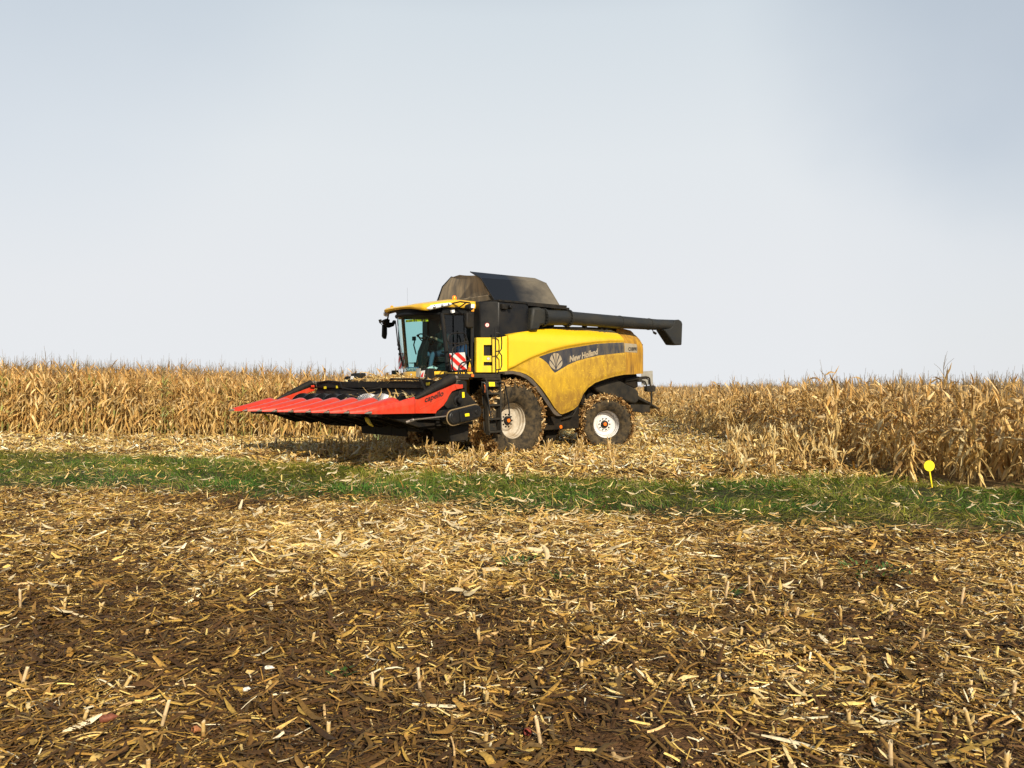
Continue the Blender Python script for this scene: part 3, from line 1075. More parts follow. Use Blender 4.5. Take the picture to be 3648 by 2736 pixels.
def build_wheels():
    fw = wheel('front_wheel', .93, .78, .435, -.02, 19, 6500, M['rim'], 11)
    fw.location = (0, 1.46, .93)
    c = copy_tree(fw, comb)
    c.location = (0, -1.46, .93)
    c.rotation_euler = (0, R(40), R(180))
    rw = wheel('rear_wheel', .74, .60, .375, -.03, 17, 5400, M['rim_rear'], 12)
    rw.location = (-3.745, 1.40, .72)
    rw.rotation_euler = (0, 0, R(-31))
    c = copy_tree(rw, comb)
    c.location = (-3.745, -1.40, .72)
    c.rotation_euler = (0, R(25), R(180 - 27))
build_wheels()

# ------------------------------------------------------------------ cab


def ws_pt(y, k):
    """windscreen: bowed in plan, leaning forward towards the top; k from 0 (sill) to 1 (roof)"""
    b = 1 - (abs(y) / .86) ** 2.2
    return (1.38 + .37 * b + k * (.19 + .06 * b), y, 2.11 + 1.38 * k)


mb = MB()
mb.box((1.02, 0, 2.04), (.86, 1.74, .10))
mb.add([ws_pt(y, 0) for y in np.linspace(-.86, .86, 15)] + [(1.0, .86, 2.11), (1.0, -.86, 2.11)], [tuple(range(17))])
mb.add([(p[0], p[1], 1.99) for p in [ws_pt(y, 0) for y in np.linspace(-.86, .86, 15)]] + [(1.0, .86, 1.99), (1.0, -.86, 1.99)], [tuple(range(16, -1, -1))])
mb.slab([(.615, -.88, 2.05), (.615, .88, 2.05), (.60, .88, 3.58), (.60, -.88, 3.58)], .04)
for s in (-1, 1):                                            # front pillars, rear pillars, roof rails
    xo = 0 if s > 0 else -.09
    mb.tube([(1.36 + xo, s * .87, 2.06), (1.42 + xo, s * .88, 2.6), (1.555 + xo * 1.5, s * .88, 3.50)], .045, 8)
    mb.tube([(.62, s * .89, 2.06), (.60, s * .89, 3.56)], .05, 8)
    mb.tube([(1.56, s * .88, 3.50), (.6, s * .89, 3.56)], .05, 8)
    mb.tube([(1.36, s * .87, 2.10), (.62, s * .89, 2.10)], .035, 8)
top = [ws_pt(y, 1.0) for y in np.linspace(-.86, .86, 15)]
mb.tube(top, .045, 8)
mb.slab([(1.30, .80, 3.50), (1.95, .35, 3.49), (1.95, -.35, 3.49), (1.30, -.80, 3.50), (.62, -.85, 3.52), (.62, .85, 3.52)], .05)
cab = mb.build('cab', M['interior'], comb, smooth=40)
mb = MB()
mb.grid([[ws_pt(y, k) for y in np.linspace(-.84, .84, 25)] for k in np.linspace(0.015, .985, 8)])
mb.build('windscreen', M['glass'], cab, smooth=60, recalc=False)
MB().grid([[(1.28, -.885, 2.12), (1.42, -.89, 3.47)], [(.66, -.885, 2.12), (.64, -.89, 3.50)]]).build('side_window', M['glass'], cab, recalc=False)
mb = MB()
mb.grid([[(1.34, .895, 2.13), (1.52, .895, 3.47)], [(.66, .90, 2.13), (.64, .90, 3.50)]])
door = mb.build('door', M['doorglass'], comb, recalc=False)
mb = MB()
mb.tube([(1.35, .90, 2.12), (1.40, .905, 2.55), (1.535, .905, 3.48)], .032, 8).tube([(1.535, .905, 3.48), (.64, .905, 3.51)], .03, 8)
mb.tube([(.64, .905, 3.51), (.66, .905, 2.12), (1.35, .90, 2.12)], .03, 8)
mb.build('door_frame', M['black_flat'], door)
MB().tube([(1.33, .93, 2.35), (1.35, .94, 2.55)], .018).tube([(1.28, .92, 2.45), (1.33, .93, 2.45)], .015).build('handle', M['black_flat'], door)
# yellow apron under the windscreen
mb = MB()
rows = []
for y in np.linspace(-.87, .90, 21):
    p = ws_pt(max(-.86, min(.86, y)), 0)
    rows.append([(p[0] - .03, y, 2.125), (p[0] + .02, y, 2.115), (p[0] + .035, y, 2.08), (p[0] + .03, y, 1.99), (p[0] - .04, y, 1.93), (p[0] - .16, y, 1.90)])
mb.grid(rows)
mb.grid([[(1.40, .90, 2.115), (.62, .93, 2.115)], [(1.42, .93, 2.05), (.62, .95, 2.05)], [(1.38, .90, 1.93), (.62, .92, 1.93)]])
mb.grid([[(.80, .92, 2.10), (.66, .92, 2.10)], [(.70, .915, 2.42), (.66, .915, 2.44)]])
ap = mb.build('apron', M['yellow_roof'], comb, smooth=40)
MB().lathe([(.0, .05), (.03, .045), (.045, .02), (.045, -.02)], (1.74, -.02, 2.04), 'X', 16).build('headlight', M['chrome'], ap)

# roof
half = [(.52, 1.00), (1.0, 1.03), (1.40, 1.035), (1.72, 1.01), (1.93, .95), (2.03, .80), (2.08, .45), (2.10, 0)]
plan = half + [(x, -y) for x, y in reversed(half[:-1])]


def rz_lo(x, y):
    dip = math.exp(-((x - 1.97) / .22) ** 2) * math.exp(-((abs(y) - .85) / .42) ** 2)
    return 3.655 - .03 * sstep(1.0, 2.2, x) - .085 * dip * (1.0 if y > 0 else .25)


def rz_hi(x):
    return 3.83 - .145 * sstep(.95, 2.25, x)


def ring(inset, zf):
    out = []
    for x, y in plan:
        cx, cy = 1.2, 0.0
        d = math.hypot(x - cx, y - cy)
        k = 1 - inset / d
        out.append((cx + (x - cx) * k, cy + (y - cy) * k, zf(x, y)))
    return out


# resample the outline finely
fine = []
for i in range(len(plan) - 1):
    for t in np.linspace(0, 1, 6)[:-1]:
        fine.append((plan[i][0] * (1 - t) + plan[i + 1][0] * t, plan[i][1] * (1 - t) + plan[i + 1][1] * t))
plan = fine + [plan[-1]]
rings = [ring(.10, lambda x, y: rz_lo(x, y) + .005), ring(.03, lambda x, y: rz_lo(x, y) - .01), ring(0, lambda x, y: rz_lo(x, y) + .02),
         ring(-.005, lambda x, y: (rz_lo(x, y) + rz_hi(x)) / 2), ring(.03, lambda x, y: rz_hi(x) - .012), ring(.10, lambda x, y: rz_hi(x) + .012),
         ring(.45, lambda x, y: rz_hi(x) + .045)]
mb = MB()
mb.grid(rings)
mb.add(rings[-1], [tuple(range(len(plan)))])
mb.add(rings[0], [tuple(range(len(plan)))], 1)
mb.grid([[r[0] for r in rings], [r[-1] for r in rings]])
roof = mb.build('cab_roof', [M['yellow_roof'], M['interior']], comb, smooth=45)


def roof_edge(x):
    return float(np.interp(x, [h[0] for h in half], [h[1] for h in half]))


hl_lo = lerp_fn([(1.36, 3.705), (1.41, 3.672), (1.60, 3.622), (1.80, 3.570), (1.93, 3.540), (1.985, 3.565)])
hl_hi = lerp_fn([(1.36, 3.712), (1.42, 3.742), (1.63, 3.712), (1.80, 3.678), (1.93, 3.65), (1.985, 3.59)])
hl = [(2.07, 3.576), (2.04, 3.625), (1.866, 3.655), (1.631, 3.700), (1.42, 3.735), (1.366, 3.705), (1.412, 3.672), (1.631, 3.620), (1.866, 3.560), (2.03, 3.54)]
for s in (1, -1):
    mb = MB()
    rows = []
    for x in np.linspace(1.36, 1.985, 22):
        za, zb_ = hl_lo(x), hl_hi(x)
        e = math.sqrt(max(0.0, 1 - ((x - 1.672) / .316) ** 2)) ** .5
        rows.append([(x, s * (roof_edge(x) - .01 + .062 * e * math.sin(math.pi * v) ** .45), za + (zb_ - za) * v) for v in np.linspace(0, 1, 11)])
    mb.grid(rows)
    mb.build('headlight', M['lens'], roof, smooth=50)
    for x, z, r in ((1.87, 3.607, .040), (1.68, 3.652, .034), (1.50, 3.697, .024)):
        y = s * (roof_edge(x) + .046)
        MB().lathe([(r, .012 * s), (r * .75, .022 * s), (r * .3, .026 * s), (0, .026 * s)], (x, y, z), 'Y', 16).build('lamp', M['chrome'], roof)
mb = MB()
mb.lathe([(.055, 3.815), (.06, 3.84), (.045, 3.845), (.045, 3.85)], (1.02, .70, 0), 'Z', 18)
bc = mb.build('beacon', M['black_flat'], roof)
mb = MB()
mb.lathe([(.045, 3.85), (.050, 3.875), (.048, 3.925), (.035, 3.955), (0, 3.962)], (1.02, .70, 0), 'Z', 18)
mb.build('beacon_lens', M['beacon'], roof)
mb = MB()
mb.lathe([(.05, 3.69), (.04, 3.75), (.015, 3.77), (0, 3.772)], (1.86, -.72, 0), 'Z', 14)
mb.build('marker_lamp', M['amber'], roof, smooth=60)
MB().box((.78, 1.06, 3.62), (.12, .08, .12)).build('turn_signal', M['amber'], roof, bevel=.015)
MB().prism([(1.30, 3.58), (1.39, 3.56), (1.37, 3.49), (1.29, 3.51)], 1.0, 1.06).build('work_lamp', M['white'], roof, bevel=.006)
MB().tube([(1.55, -.5, 3.78), (1.55, -.5, 4.22)], .0016, 5).build('aerial', M['black_flat'], roof)

# inside the cab
mb = MB()
mb.box((.92, 0, 2.42), (.50, .52, .14)).prism([(.62, 2.45), (.74, 2.45), (.70, 3.12), (.60, 3.14)], -.25, .25).box((.66, 0, 3.22), (.10, .28, .17))
mb.box((.95, -.36, 2.62), (.42, .12, .10)).box((.95, .34, 2.60), (.34, .08, .06))
mb.lathe([(.20, 2.12), (.24, 2.16), (.19, 2.20), (.24, 2.24), (.19, 2.28), (.23, 2.32), (.18, 2.36)], (.92, 0, 0), 'Z', 18)
mb.build('driver_seat', M['seat'], cab, bevel=.03)
mb = MB()
mb.lathe([(.13, 2.10), (.17, 2.14), (.13, 2.17), (.17, 2.20), (.13, 2.23), (.12, 2.28)], (1.50, -.02, 0), 'Z', 18)
mb.prism([(1.60, 2.24), (1.40, 2.24), (1.36, 2.60), (1.30, 2.86), (1.38, 2.90), (1.52, 2.62)], -.11, .09)
mb.tube([(1.44, -.02, 2.60), (1.37, -.02, 2.87)], .035)
mb.tube([(1.5, -.2, 2.55), (1.56, -.22, 2.78), (1.54, -.20, 2.90)], .018)
mb.box((1.55, -.22, 2.94), (.04, .12, .10)).tube([(1.50, -.1, 2.98), (1.53, -.12, 3.03)], .03)
mb.build('steering_column', M['interior'], cab, bevel=.01)
mb = MB()
wc, wnrm = Vector((1.34, -.02, 2.92)), Vector((-.62, 0, .78)).normalized()
wu = Vector((0, 1, 0))
wv = wnrm.cross(wu)
mb.tube([wc + (wu * math.cos(a) + wv * math.sin(a)) * .205 for a in np.linspace(0, 2 * math.pi, 25)], .016, 8)
for a in (R(90), R(210), R(330)):
    mb.tube([wc - wnrm * .03, wc + (wu * math.cos(a) + wv * math.sin(a)) * .2], .013)
mb.lathe([(0, .02), (.05, .01), (.05, -.04)], tuple(wc), 'X', 12)
mb.build('steering_wheel', M['interior'], cab)
MB().box((1.44, -.30, 2.25), (.05, .10, .22)).box((1.50, -.36, 2.34), (.12, .14, .02)).build('pedal', M['interior'], cab, bevel=.01)
MB().box((1.20, -.04, 2.93), (.05, .03, .04)).build('switch', M['orange'], cab, bevel=.008)
mb = MB()
sa, sb, s_c, sd = ws_pt(-.02, .91), ws_pt(.60, .885), ws_pt(.60, .835), ws_pt(-.02, .86)
rows = []
for y in np.linspace(.0, .62, 9):
    rows.append([tuple(Vector(ws_pt(y, k)) + Vector((-.012, 0, 0))) for k in (.865, .905)])
mb.grid(rows)
mb.add([tuple(Vector(ws_pt(a, b)) + Vector((.004, 0, 0))) for a, b in ((.03, .873), (.09, .873), (.06, .900))], [(0, 1, 2)], 1)
mb.build('sun_strip', [M['ystick'], M['text_black']], cab, recalc=False)
mb = MB()


def on_ws(p, off=.006):
    k = (p[2] - 2.11) / 1.38
    q = ws_pt(p[1], k)
    return Vector((q[0] + off, p[1], p[2]))


for word, y0, y1 in (('3.50', .15, .25), ('51', .29, .38), ('62', .49, .58)):
    mb = MB()
    letters(mb, word, (0, y0, 3.312), (0, y1, 3.312), (0, 0, 1), fn=on_ws, bold=.03)
    mb.build('lettering', M['text_black'], cab, smooth=0, recalc=False)
mb = MB()
mb.slab([(1.70, -.40, 2.13), (1.70, .12, 2.13), (1.66, .12, 2.23), (1.66, -.40, 2.23)], .01)
mb.build('name_plate', M['skyblue'], cab)
mb = MB()
mb.grid([[(p[0] - .03, p[1], p[2]) for p in top], [(min(p[0] + .03, 1.98), p[1] * 1.06, 3.66) for p in top]])
for s in (-1, 1):
    mb.grid([[(1.56, s * .90, 3.48), (.60, s * .92, 3.52)], [(1.56, s * .95, 3.68), (.60, s * .95, 3.68)]])
mb.build('roof_liner', M['interior'], cab)
mb = MB()
letters(mb, 'CHRYSTO', (1.712, -.38, 2.148), (1.712, .11, 2.148), (-.3, 0, .80), bold=.02, m=0)
mb.build('lettering', M['white'], cab, smooth=0, recalc=False)
mb = MB()
for k in range(5):
    mb.tube([ws_pt(-.80 + .02 * k, .95), tuple(Vector(ws_pt(-.66 + .05 * k, .5)) + Vector((.03 + .02 * (k % 2), 0, 0))), tuple(Vector(ws_pt(-.55 + .06 * k, .10)) + Vector((.03, 0, 0)))][:3], .008, 5)
mb.tube([tuple(Vector(ws_pt(-.62, .93)) + Vector((.05, 0, 0))), tuple(Vector(ws_pt(-.58, .55)) + Vector((.07, 0, 0))), tuple(Vector(ws_pt(-.5, .2)) + Vector((.05, 0, 0)))], .014, 6)
for k in (.42, .50, .33):
    mb.box(tuple(Vector(ws_pt(-.60, k)) + Vector((.06, 0, 0))), (.04, .04, .06))
mb.build('wiper', M['black_flat'], cab)

# mirrors
mb = MB()
mb.prism([(1.291, 3.489), (1.063, 3.504), (1.066, 3.165), (1.095, 3.125), (1.275, 3.122), (1.299, 3.165)], 1.40, 1.50)
mn = mb.build('mirror', M['black_flat'], comb, bevel=.03)
mb = MB()
mb.lathe([(.0, -.10), (.07, -.09), (.088, 0), (.07, .08), (0, .09)], (1.18, 1.45, 3.61), 'Y', 16)
mb.box((1.18, 1.45, 3.52), (.07, .07, .08))
mb.tube([(1.377, 1.03, 3.72), (1.25, 1.20, 3.76), (1.10, 1.38, 3.73), (1.10, 1.42, 3.66)], .018)
mb.tube([(1.377, 1.03, 3.61), (1.25, 1.18, 3.63), (1.15, 1.34, 3.75)], .016)
mb.build('mirror_arm', M['black_flat'], mn)
MB().slab([(1.20, 1.545, 3.68), (1.10, 1.545, 3.686), (1.105, 1.545, 3.592), (1.205, 1.545, 3.591)], .02).build('clearance_lamp', M['white'], mn, bevel=.004)
mb = MB()
mb.prism([(1.650, 3.35), (1.52, 3.355), (1.52, 3.108), (1.548, 2.976), (1.62, 2.99), (1.662, 3.047)], -1.49, -1.41)
mf = mb.build('mirror', M['black_flat'], comb, bevel=.025)
mb = MB()
mb.prism([(1.745, 3.444), (1.639, 3.491), (1.55, 3.47), (1.56, 3.40), (1.45, 3.40), (1.40, 3.47), (1.369, 3.41), (1.427, 3.311), (1.558, 3.263), (1.639, 3.286), (1.737, 3.363)], -1.34, -1.26)
mb.tube([(1.6, -1.3, 3.46), (1.70, -1.1, 3.60), (1.75, -.95, 3.62)], .022)
mb.prism([(1.724, 3.471), (1.667, 3.488), (1.643, 3.407), (1.692, 3.384)], -1.53, -1.47).tube([(1.69, -1.5, 3.40), (1.66, -1.45, 3.34)], .012)
mb.build('mirror_arm', M['black_flat'], mf, bevel=.01)
MB().lathe([(0, .07), (.06, .05), (.075, 0), (.055, -.05)], (1.84, -1.0, 3.585), 'X', 14).build('clearance_lamp', M['lens'], mf, smooth=60)

# red and white warning boards
def board(p00, p10, p11, p01, flip, stem):
    mb = MB()
    a, b, c, d = (Vector(q) for q in (p00, p10, p11, p01))    # bottom-left, bottom-right, top-right, top-left
    nrm = (b - a).cross(d - a).normalized()
    mb.slab([a, b, c, d], .012)
    o = nrm * .010
    for k in (-1, 0, 1):                                      # diagonal stripes clipped to the board
        poly = [(k * .62 + .0, 0), (k * .62 + .31, 0), (k * .62 + .31 + 1, 1), (k * .62 + 1, 1)]
        for (ax, s, lim) in ((0, 1, 0.0), (0, -1, 1.0)):
            out = []
            for i in range(len(poly)):
                p, q = poly[i], poly[(i + 1) % len(poly)]
                ip, iq = s * p[ax] >= s * lim, s * q[ax] >= s * lim
                if ip:
                    out.append(p)
                if ip != iq:
                    t = (lim - p[ax]) / (q[ax] - p[ax])
                    out.append((p[0] + (q[0] - p[0]) * t, p[1] + (q[1] - p[1]) * t))
            poly = out
            if len(poly) < 3:
                break
        if len(poly) < 3:
            continue
        pts = []
        for u, v in poly:
            u = u if flip else 1 - u
            pts.append((a * (1 - u) + b * u) * (1 - v) + (d * (1 - u) + c * u) * v)
        mb.add([p + o for p in pts], [tuple(range(len(pts)))], 1)
        mb.add([p - o for p in pts], [tuple(range(len(pts)))], 1)
    w = mb.build('warning_board', [M['white'], M['red_sheet']], comb, smooth=0, recalc=False)
    mb = MB()
    for st in stem:
        mb.tube(st, .018, 6)
    mb.build('bracket', M['black_flat'], w)
    return w


board((1.568, 1.30, 2.125), (1.392, 1.62, 2.16), (1.456, 1.62, 2.546), (1.651, 1.30, 2.525), False, [[(1.45, 1.46, 2.0), (1.47, 1.47, 2.3)]])
board((1.182, -1.40, 2.219), (1.221, -1.05, 2.219), (1.221, -1.05, 2.623), (1.177, -1.40, 2.624), True, [[(1.15, -1.2, 1.95), (1.18, -1.2, 2.4)], [(1.3, -1.35, 2.0), (1.2, -1.2, 2.1)]])
MB().box((1.28, -1.42, 2.10), (.16, .10, .15)).tube([(1.25, -1.4, 2.05), (1.15, -1.1, 1.98)], .03).build('catch', M['black_flat'], comb, bevel=.02)

# platform, ladder, handrails
mb = MB()
mb.box((1.12, 1.33, 2.0), (1.30, .86, .085))
mb.box((.95, 1.765, 2.005), (.92, .03, .10)).box((1.60, 1.45, 1.98), (.34, .6, .14))
pf = mb.build('platform', M['grey_dark'], comb, bevel=.012)
MB().box((1.365, 1.79, 2.005), (.07, .03, .06)).build('reflector', M['orange'], pf, bevel=.008)
mb = MB()
for path in ([(1.949, 1.62, 2.796), (1.941, 1.62, 2.893), (1.872, 1.62, 2.951), (1.701, 1.62, 2.983), (1.496, 1.62, 2.992), (1.432, 1.62, 2.952), (1.376, 1.62, 2.782), (1.352, 1.62, 2.462), (1.239, 1.62, 2.242), (1.174, 1.62, 2.157), (1.166, 1.62, 2.03)],
             [(1.949, 1.62, 2.796), (1.90, 1.64, 2.70)], [(1.704, 1.7, 2.03), (1.704, 1.7, 2.123), (1.813, 1.7, 2.098), (1.875, 1.7, 2.145), (1.898, 1.7, 2.325), (1.875, 1.7, 2.615), (1.844, 1.7, 2.652), (1.704, 1.7, 2.694), (1.40, 1.68, 2.759)],
             [(1.736, 1.72, 2.04), (1.704, 1.72, 2.22), (1.626, 1.72, 2.294), (1.36, 1.68, 2.36)], [(1.90, 1.63, 2.74), (1.6, 1.65, 2.745), (1.39, 1.66, 2.80)]):
    mb.tube(path, .017, 8)
mb.build('guard_rail', M['black'], comb)
mb = MB()
for path in ([(.496, 1.60, 3.038), (.42, 1.66, 3.03), (.37, 1.68, 2.97), (.355, 1.68, 2.806), (.365, 1.68, 2.66), (.40, 1.67, 2.606), (.496, 1.60, 2.595)],
             [(.415, 1.64, 2.591), (.36, 1.68, 2.50), (.355, 1.68, 2.272), (.398, 1.68, 2.162), (.496, 1.60, 2.153)], [(.511, 1.62, 3.164), (.511, 1.64, 2.05)],
             [(1.06, 1.10, 3.5), (1.02, 1.12, 2.05)]):
    mb.tube(path, .016, 8)
mb.build('hand_rail', M['black'], comb)
la = []
for z, y in ((1.90, 1.78), (.67, 2.06)):
    la.append(y)


def lad(z):
    return 1.78 + (1.90 - z) / 1.23 * .28


mb = MB()
for xt, xb in ((.985, 1.125), (.545, .765)):
    mb.slab([(xt, 1.74, 1.92), (xt, 1.86, 1.92), (xb, 2.12, .64), (xb, 1.98, .64)], .035)
mb.slab([(.97, 1.78, 1.93), (.55, 1.78, 1.93), (.56, 1.82, 1.74), (.97, 1.82, 1.74)], .05)
mb.box((.78, 1.70, 1.93), (.50, .30, .05))
lm = mb.build('ladder', M['grey_dark'], comb, bevel=.012)
for z in (1.594, 1.322, 1.006, .714):
    t = (1.90 - z) / 1.23
    x = .765 + .175 * t
    mb = MB()
    mb.box((x, lad(z) - .03, z), (.40, .20, .045)).slab([(x - .2, lad(z) - .13, z + .02), (x + .2, lad(z) - .13, z + .02), (x + .19, lad(z) - .17, z + .24), (x - .19, lad(z) - .17, z + .24)], .012)
    mb.build('step', M['grey_dark'], lm, bevel=.01)
MB().slab([(.90, 1.825, 1.86), (.72, 1.825, 1.86), (.72, 1.84, 1.76), (.90, 1.84, 1.76)], .012).build('sticker', M['ystick'], lm)
MB().slab([(1.09, 1.88, 1.80), (1.06, 1.88, 1.80), (1.07, 1.91, 1.62), (1.10, 1.91, 1.62)], .01).build('side_reflector', M['orange'], lm)
mb = MB()
mb.tube([(.676, 1.90, 1.875), (.53, 1.95, 1.857), (.482, 1.95, 1.737), (.43, 2.0, 1.35), (.40, 2.0, 1.113), (.417, 2.0, 1.017), (.60, 2.02, .983)], .017)
mb.tube([(1.192, 1.90, 1.854), (1.14, 1.95, 1.842), (1.121, 1.97, 1.80), (1.021, 2.06, .976)], .017)
mb.build('ladder_rail', M['black'], lm)

# ------------------------------------------------------------------ maize header
HR = 0
mb = MB()
mb.box((2.66, 0, 1.80), (.20, 5.95, .16))
mb.slab([(2.66, -2.95, 1.74), (2.66, 2.95, 1.74), (2.86, 2.95, 1.10), (2.86, -2.95, 1.10)], .03)
mb.slab([(2.90, -2.95, 1.06), (2.90, 2.95, 1.06), (3.75, 2.95, 1.12), (3.75, -2.95, 1.12)], .03)
mb.box((2.5, 0, 1.20), (.22, 5.7, .24))
for y in np.arange(-2.6, 2.7, 1.05):
    mb.box((2.60, y, 1.5), (.06, .08, .6))
hd = mb.build('maize_header', M['black_flat'], comb, bevel=.012)
mb = MB()
mb.tube([(2.83, 2.2, 1.88), (2.80, 1.4, 1.92), (2.80, .6, 1.93)], .022).tube([(2.86, 2.35, 1.60), (2.88, 2.0, 1.70), (2.84, 1.8, 1.90)], .025)
mb.tube([(2.80, -2.7, 1.86), (2.78, -2.2, 1.90), (2.80, -1.6, 1.86), (2.86, -1.4, 1.72), (2.84, -.7, 1.66), (2.80, .2, 1.72)], .02)
mb.tube([(2.80, -2.8, 1.80), (2.95, -2.75, 1.84)], .02)
mb.build('hose', M['black_flat'], hd)
for a, b, c, d in (((1.882, 1.84), (2.013, 1.842), (2.013, 1.784), (1.888, 1.782)), ((-2.45, 1.758), (-2.339, 1.761), (-2.329, 1.701), (-2.443, 1.696)), ((-1.857, 1.774), (-1.797, 1.78), (-1.772, 1.718), (-1.839, 1.713))):
    MB().slab([(2.766, a[0], a[1]), (2.766, b[0], b[1]), (2.766, c[0], c[1]), (2.766, d[0], d[1])], .006).build('sticker', M['ystick'], hd)
# brackets on the beam
for (y0, y1, z1, white) in ((1.0, 1.48, 2.17, True), (-1.98, -1.34, 2.10, False)):
    mb = MB()
    mb.prism([(2.12, 1.86), (2.40, 1.86), (2.36, z1 - .06), (2.30, z1), (2.18, z1)], y0 + .20, y0 + .24)
    mb.prism([(2.12, 1.86), (2.40, 1.86), (2.36, z1 - .06), (2.30, z1), (2.18, z1)], y1 - .12, y1 - .08)
    mb.slab([(2.33, y0 + .16, z1 - .01), (2.33, y1 - .10, z1), (2.42, y1, 1.87), (2.42, y0 + .10, 1.87)], .02)
    br = mb.build('bracket', M['black_flat'], hd, bevel=.01)
    if white:
        MB().slab([(2.36, y0 - .02, z1), (2.36, y0 + .15, z1), (2.40, y0 + .14, 1.96), (2.40, y0 + .02, 1.97)], .02).build('plate', M['greyplate'], hd, bevel=.02)
        MB().slab([(2.388, y0 + .20, z1 - .06), (2.372, y0 + .32, z1 - .05), (2.408, y0 + .32, 1.95), (2.412, y0 + .20, 1.95)], .008).build('warning_sticker', M['white'], hd)
        MB().slab([(2.404, y0 + .22, z1 - .15), (2.40, y0 + .30, z1 - .09), (2.416, y0 + .30, 1.97), (2.418, y0 + .22, 1.97)], .006).build('warning_mark', M['red_sheet'], hd)
    else:
        MB().slab([(2.392, y0 + .22, z1 - .08), (2.38, y0 + .34, z1 - .08), (2.40, y0 + .34, z1 - .16), (2.405, y0 + .22, z1 - .16)], .008).build('sticker', M['white'], hd)
        MB().lathe([(.02, -.1), (.12, -.1), (.12, .1), (.02, .1)], (2.34, y0 + .08, 1.90), 'X', 16).build('pulley', M['black_flat'], hd)
# snouts between the rows
tip_dz = lambda y: -.012 * (3 - y)


def snout(y, kind):
    mb = MB()
    rows = []
    xs = [4.93, 4.80, 4.60, 4.40, 4.20, 4.05, 3.95, 3.90, 3.84, 3.76, 3.68, 3.63]
    if kind == 'near':
        xs = [4.93, 4.80, 4.60, 4.40, 4.20, 4.05, 3.895]
    for x in xs:
        t = min(1.0, (5.03 - x) / 1.10)
        w = .035 + .285 * t ** .9
        zr = 1.285 + .265 * t ** 1.05
        zb = 1.235 - .01 * t
        if kind == 'inner' and x < 3.93:
            u = (3.93 - x) / .30
            zr = zr - .26 * u ** 1.7
            w = w * (1 - .18 * u)
        if kind == 'far' and x < 3.93:
            u = (3.93 - x) / .30
            zr -= .12 * u ** 1.5
        if kind == 'inner':
            prof = [(-1, 0)] + [(-math.cos(a), .10 + .90 * math.sin(a) ** .85) for a in np.linspace(.12, math.pi - .12, 15)] + [(1, 0)]
            yc = y
        elif kind == 'near':
            prof = [(-1, 0), (-.9, .2), (-.5, .62), (-.1, .86), (.30, .985), (.42, 1.0), (.50, .97), (.52, .9), (.53, .5), (.53, 0)]
            yc = y - .15 * t
        else:
            prof = [(-.6, 0), (-.6, .5), (-.58, .9), (-.5, .98), (-.35, 1.0), (-.1, .93), (.2, .72), (.55, .40), (.9, .14), (1, 0)]
            yc = y
        rows.append([(x, yc + a * w, zb + (zr - zb) * b + tip_dz(y)) for a, b in prof])
    mb.grid(rows)
    for r in (rows[0], rows[-1]):
        mb.add(r, [tuple(range(len(r)))])
    mb.add([rows[i][0] for i in range(len(rows))] + [rows[i][-1] for i in reversed(range(len(rows)))], [tuple(range(2 * len(rows)))])
    # steel nose with a lower lip
    z0 = 1.262 + tip_dz(y)
    nose = []
    for x, w, h, dz in ((5.04, .003, .003, -.016), (5.015, .018, .014, -.011), (4.965, .036, .027, -.006), (4.905, .052, .036, -.002)):
        nose.append([(x, y + w * math.cos(a), z0 + dz + h * math.sin(a)) for a in np.linspace(0, 2 * math.pi, 13)])
    mb.grid(nose, 1)
    mb.add(nose[-1][:-1], [tuple(range(12))], 1)
    return mb.build('snout', [M['red'], M['steel']], hd, smooth=55)


for i in range(9):
    snout(3.0 - .75 * i, 'near' if i == 0 else ('far' if i == 8 else 'inner'))
# row units below the snouts
mb = MB()
for i in range(8):
    y = 2.625 - .75 * i
    mb.box((4.05, y - .13, 1.19 + tip_dz(y)), (1.0, .20, .05)).box((4.05, y + .15, 1.19 + tip_dz(y)), (1.0, .18, .05))
    mb.prism([(4.55, 1.19), (3.0, 1.19), (3.0, .98), (3.5, .90), (3.8, 1.02)], y - .22, y - .10)
    mb.prism([(4.45, 1.17), (3.0, 1.17), (3.1, .94), (3.6, .93)], y + .08, y + .20)
    mb.box((3.25, y, 1.0), (.5, .34, .2))
    mb.prism([(4.3, 1.16), (3.5, 1.16), (3.25, .88), (3.45, .86)], y - .06, y - .03)
mb.build('row_unit', M['under'], hd, bevel=0)
for y0, y1, zb in ((.95, 1.50, .66), (.30, .93, .66), (-.31, .28, .66), (1.52, 2.1, .78), (-1.3, -.62, .80), (-2.04, -1.32, .80), (-2.9, -2.2, .98), (2.12, 2.9, .85)):
    MB().slab([(3.02, y0, 1.05), (3.02, y1, 1.05), (2.98, y1, zb), (2.98, y0, zb)], .03).build('skirt', M['black_flat'], hd, bevel=.004)
# cross auger: core tube and left- and right-hand flights
mb = MB()
mb.tube([(3.28, -2.75, 1.30), (3.28, 2.75, 1.30)], .10, 20)


def flight(y0, y1, hand, pitch, r, m):
    n = int(abs(y1 - y0) / pitch * 28)
    rows = []
    for i in range(n + 1):
        y = y0 + (y1 - y0) * i / n
        a = hand * 2 * math.pi * (y - y0) / pitch
        rows.append([(3.28 + q * math.cos(a), y, 1.30 + q * math.sin(a)) for q in (.09, .18, r)])
    mb.grid(rows, m)
    rows = [[(p[0], p[1] + .012, p[2]) for p in rr] for rr in rows]
    mb.grid(rows, m)
    edge = [[(q[0], q[1] - .012, q[2]), q] for q in [rr[-1] for rr in rows]]
    mb.grid(edge, m)


flight(-2.7, .25, 1, .50, .295, 0)
flight(.25, 1.35, 1, .55, .305, 1)
flight(1.35, 2.7, -1, .50, .28, 0)
mb.build('cross_auger', [M['blackgloss'], M['silver']], hd, smooth=40, recalc=False)
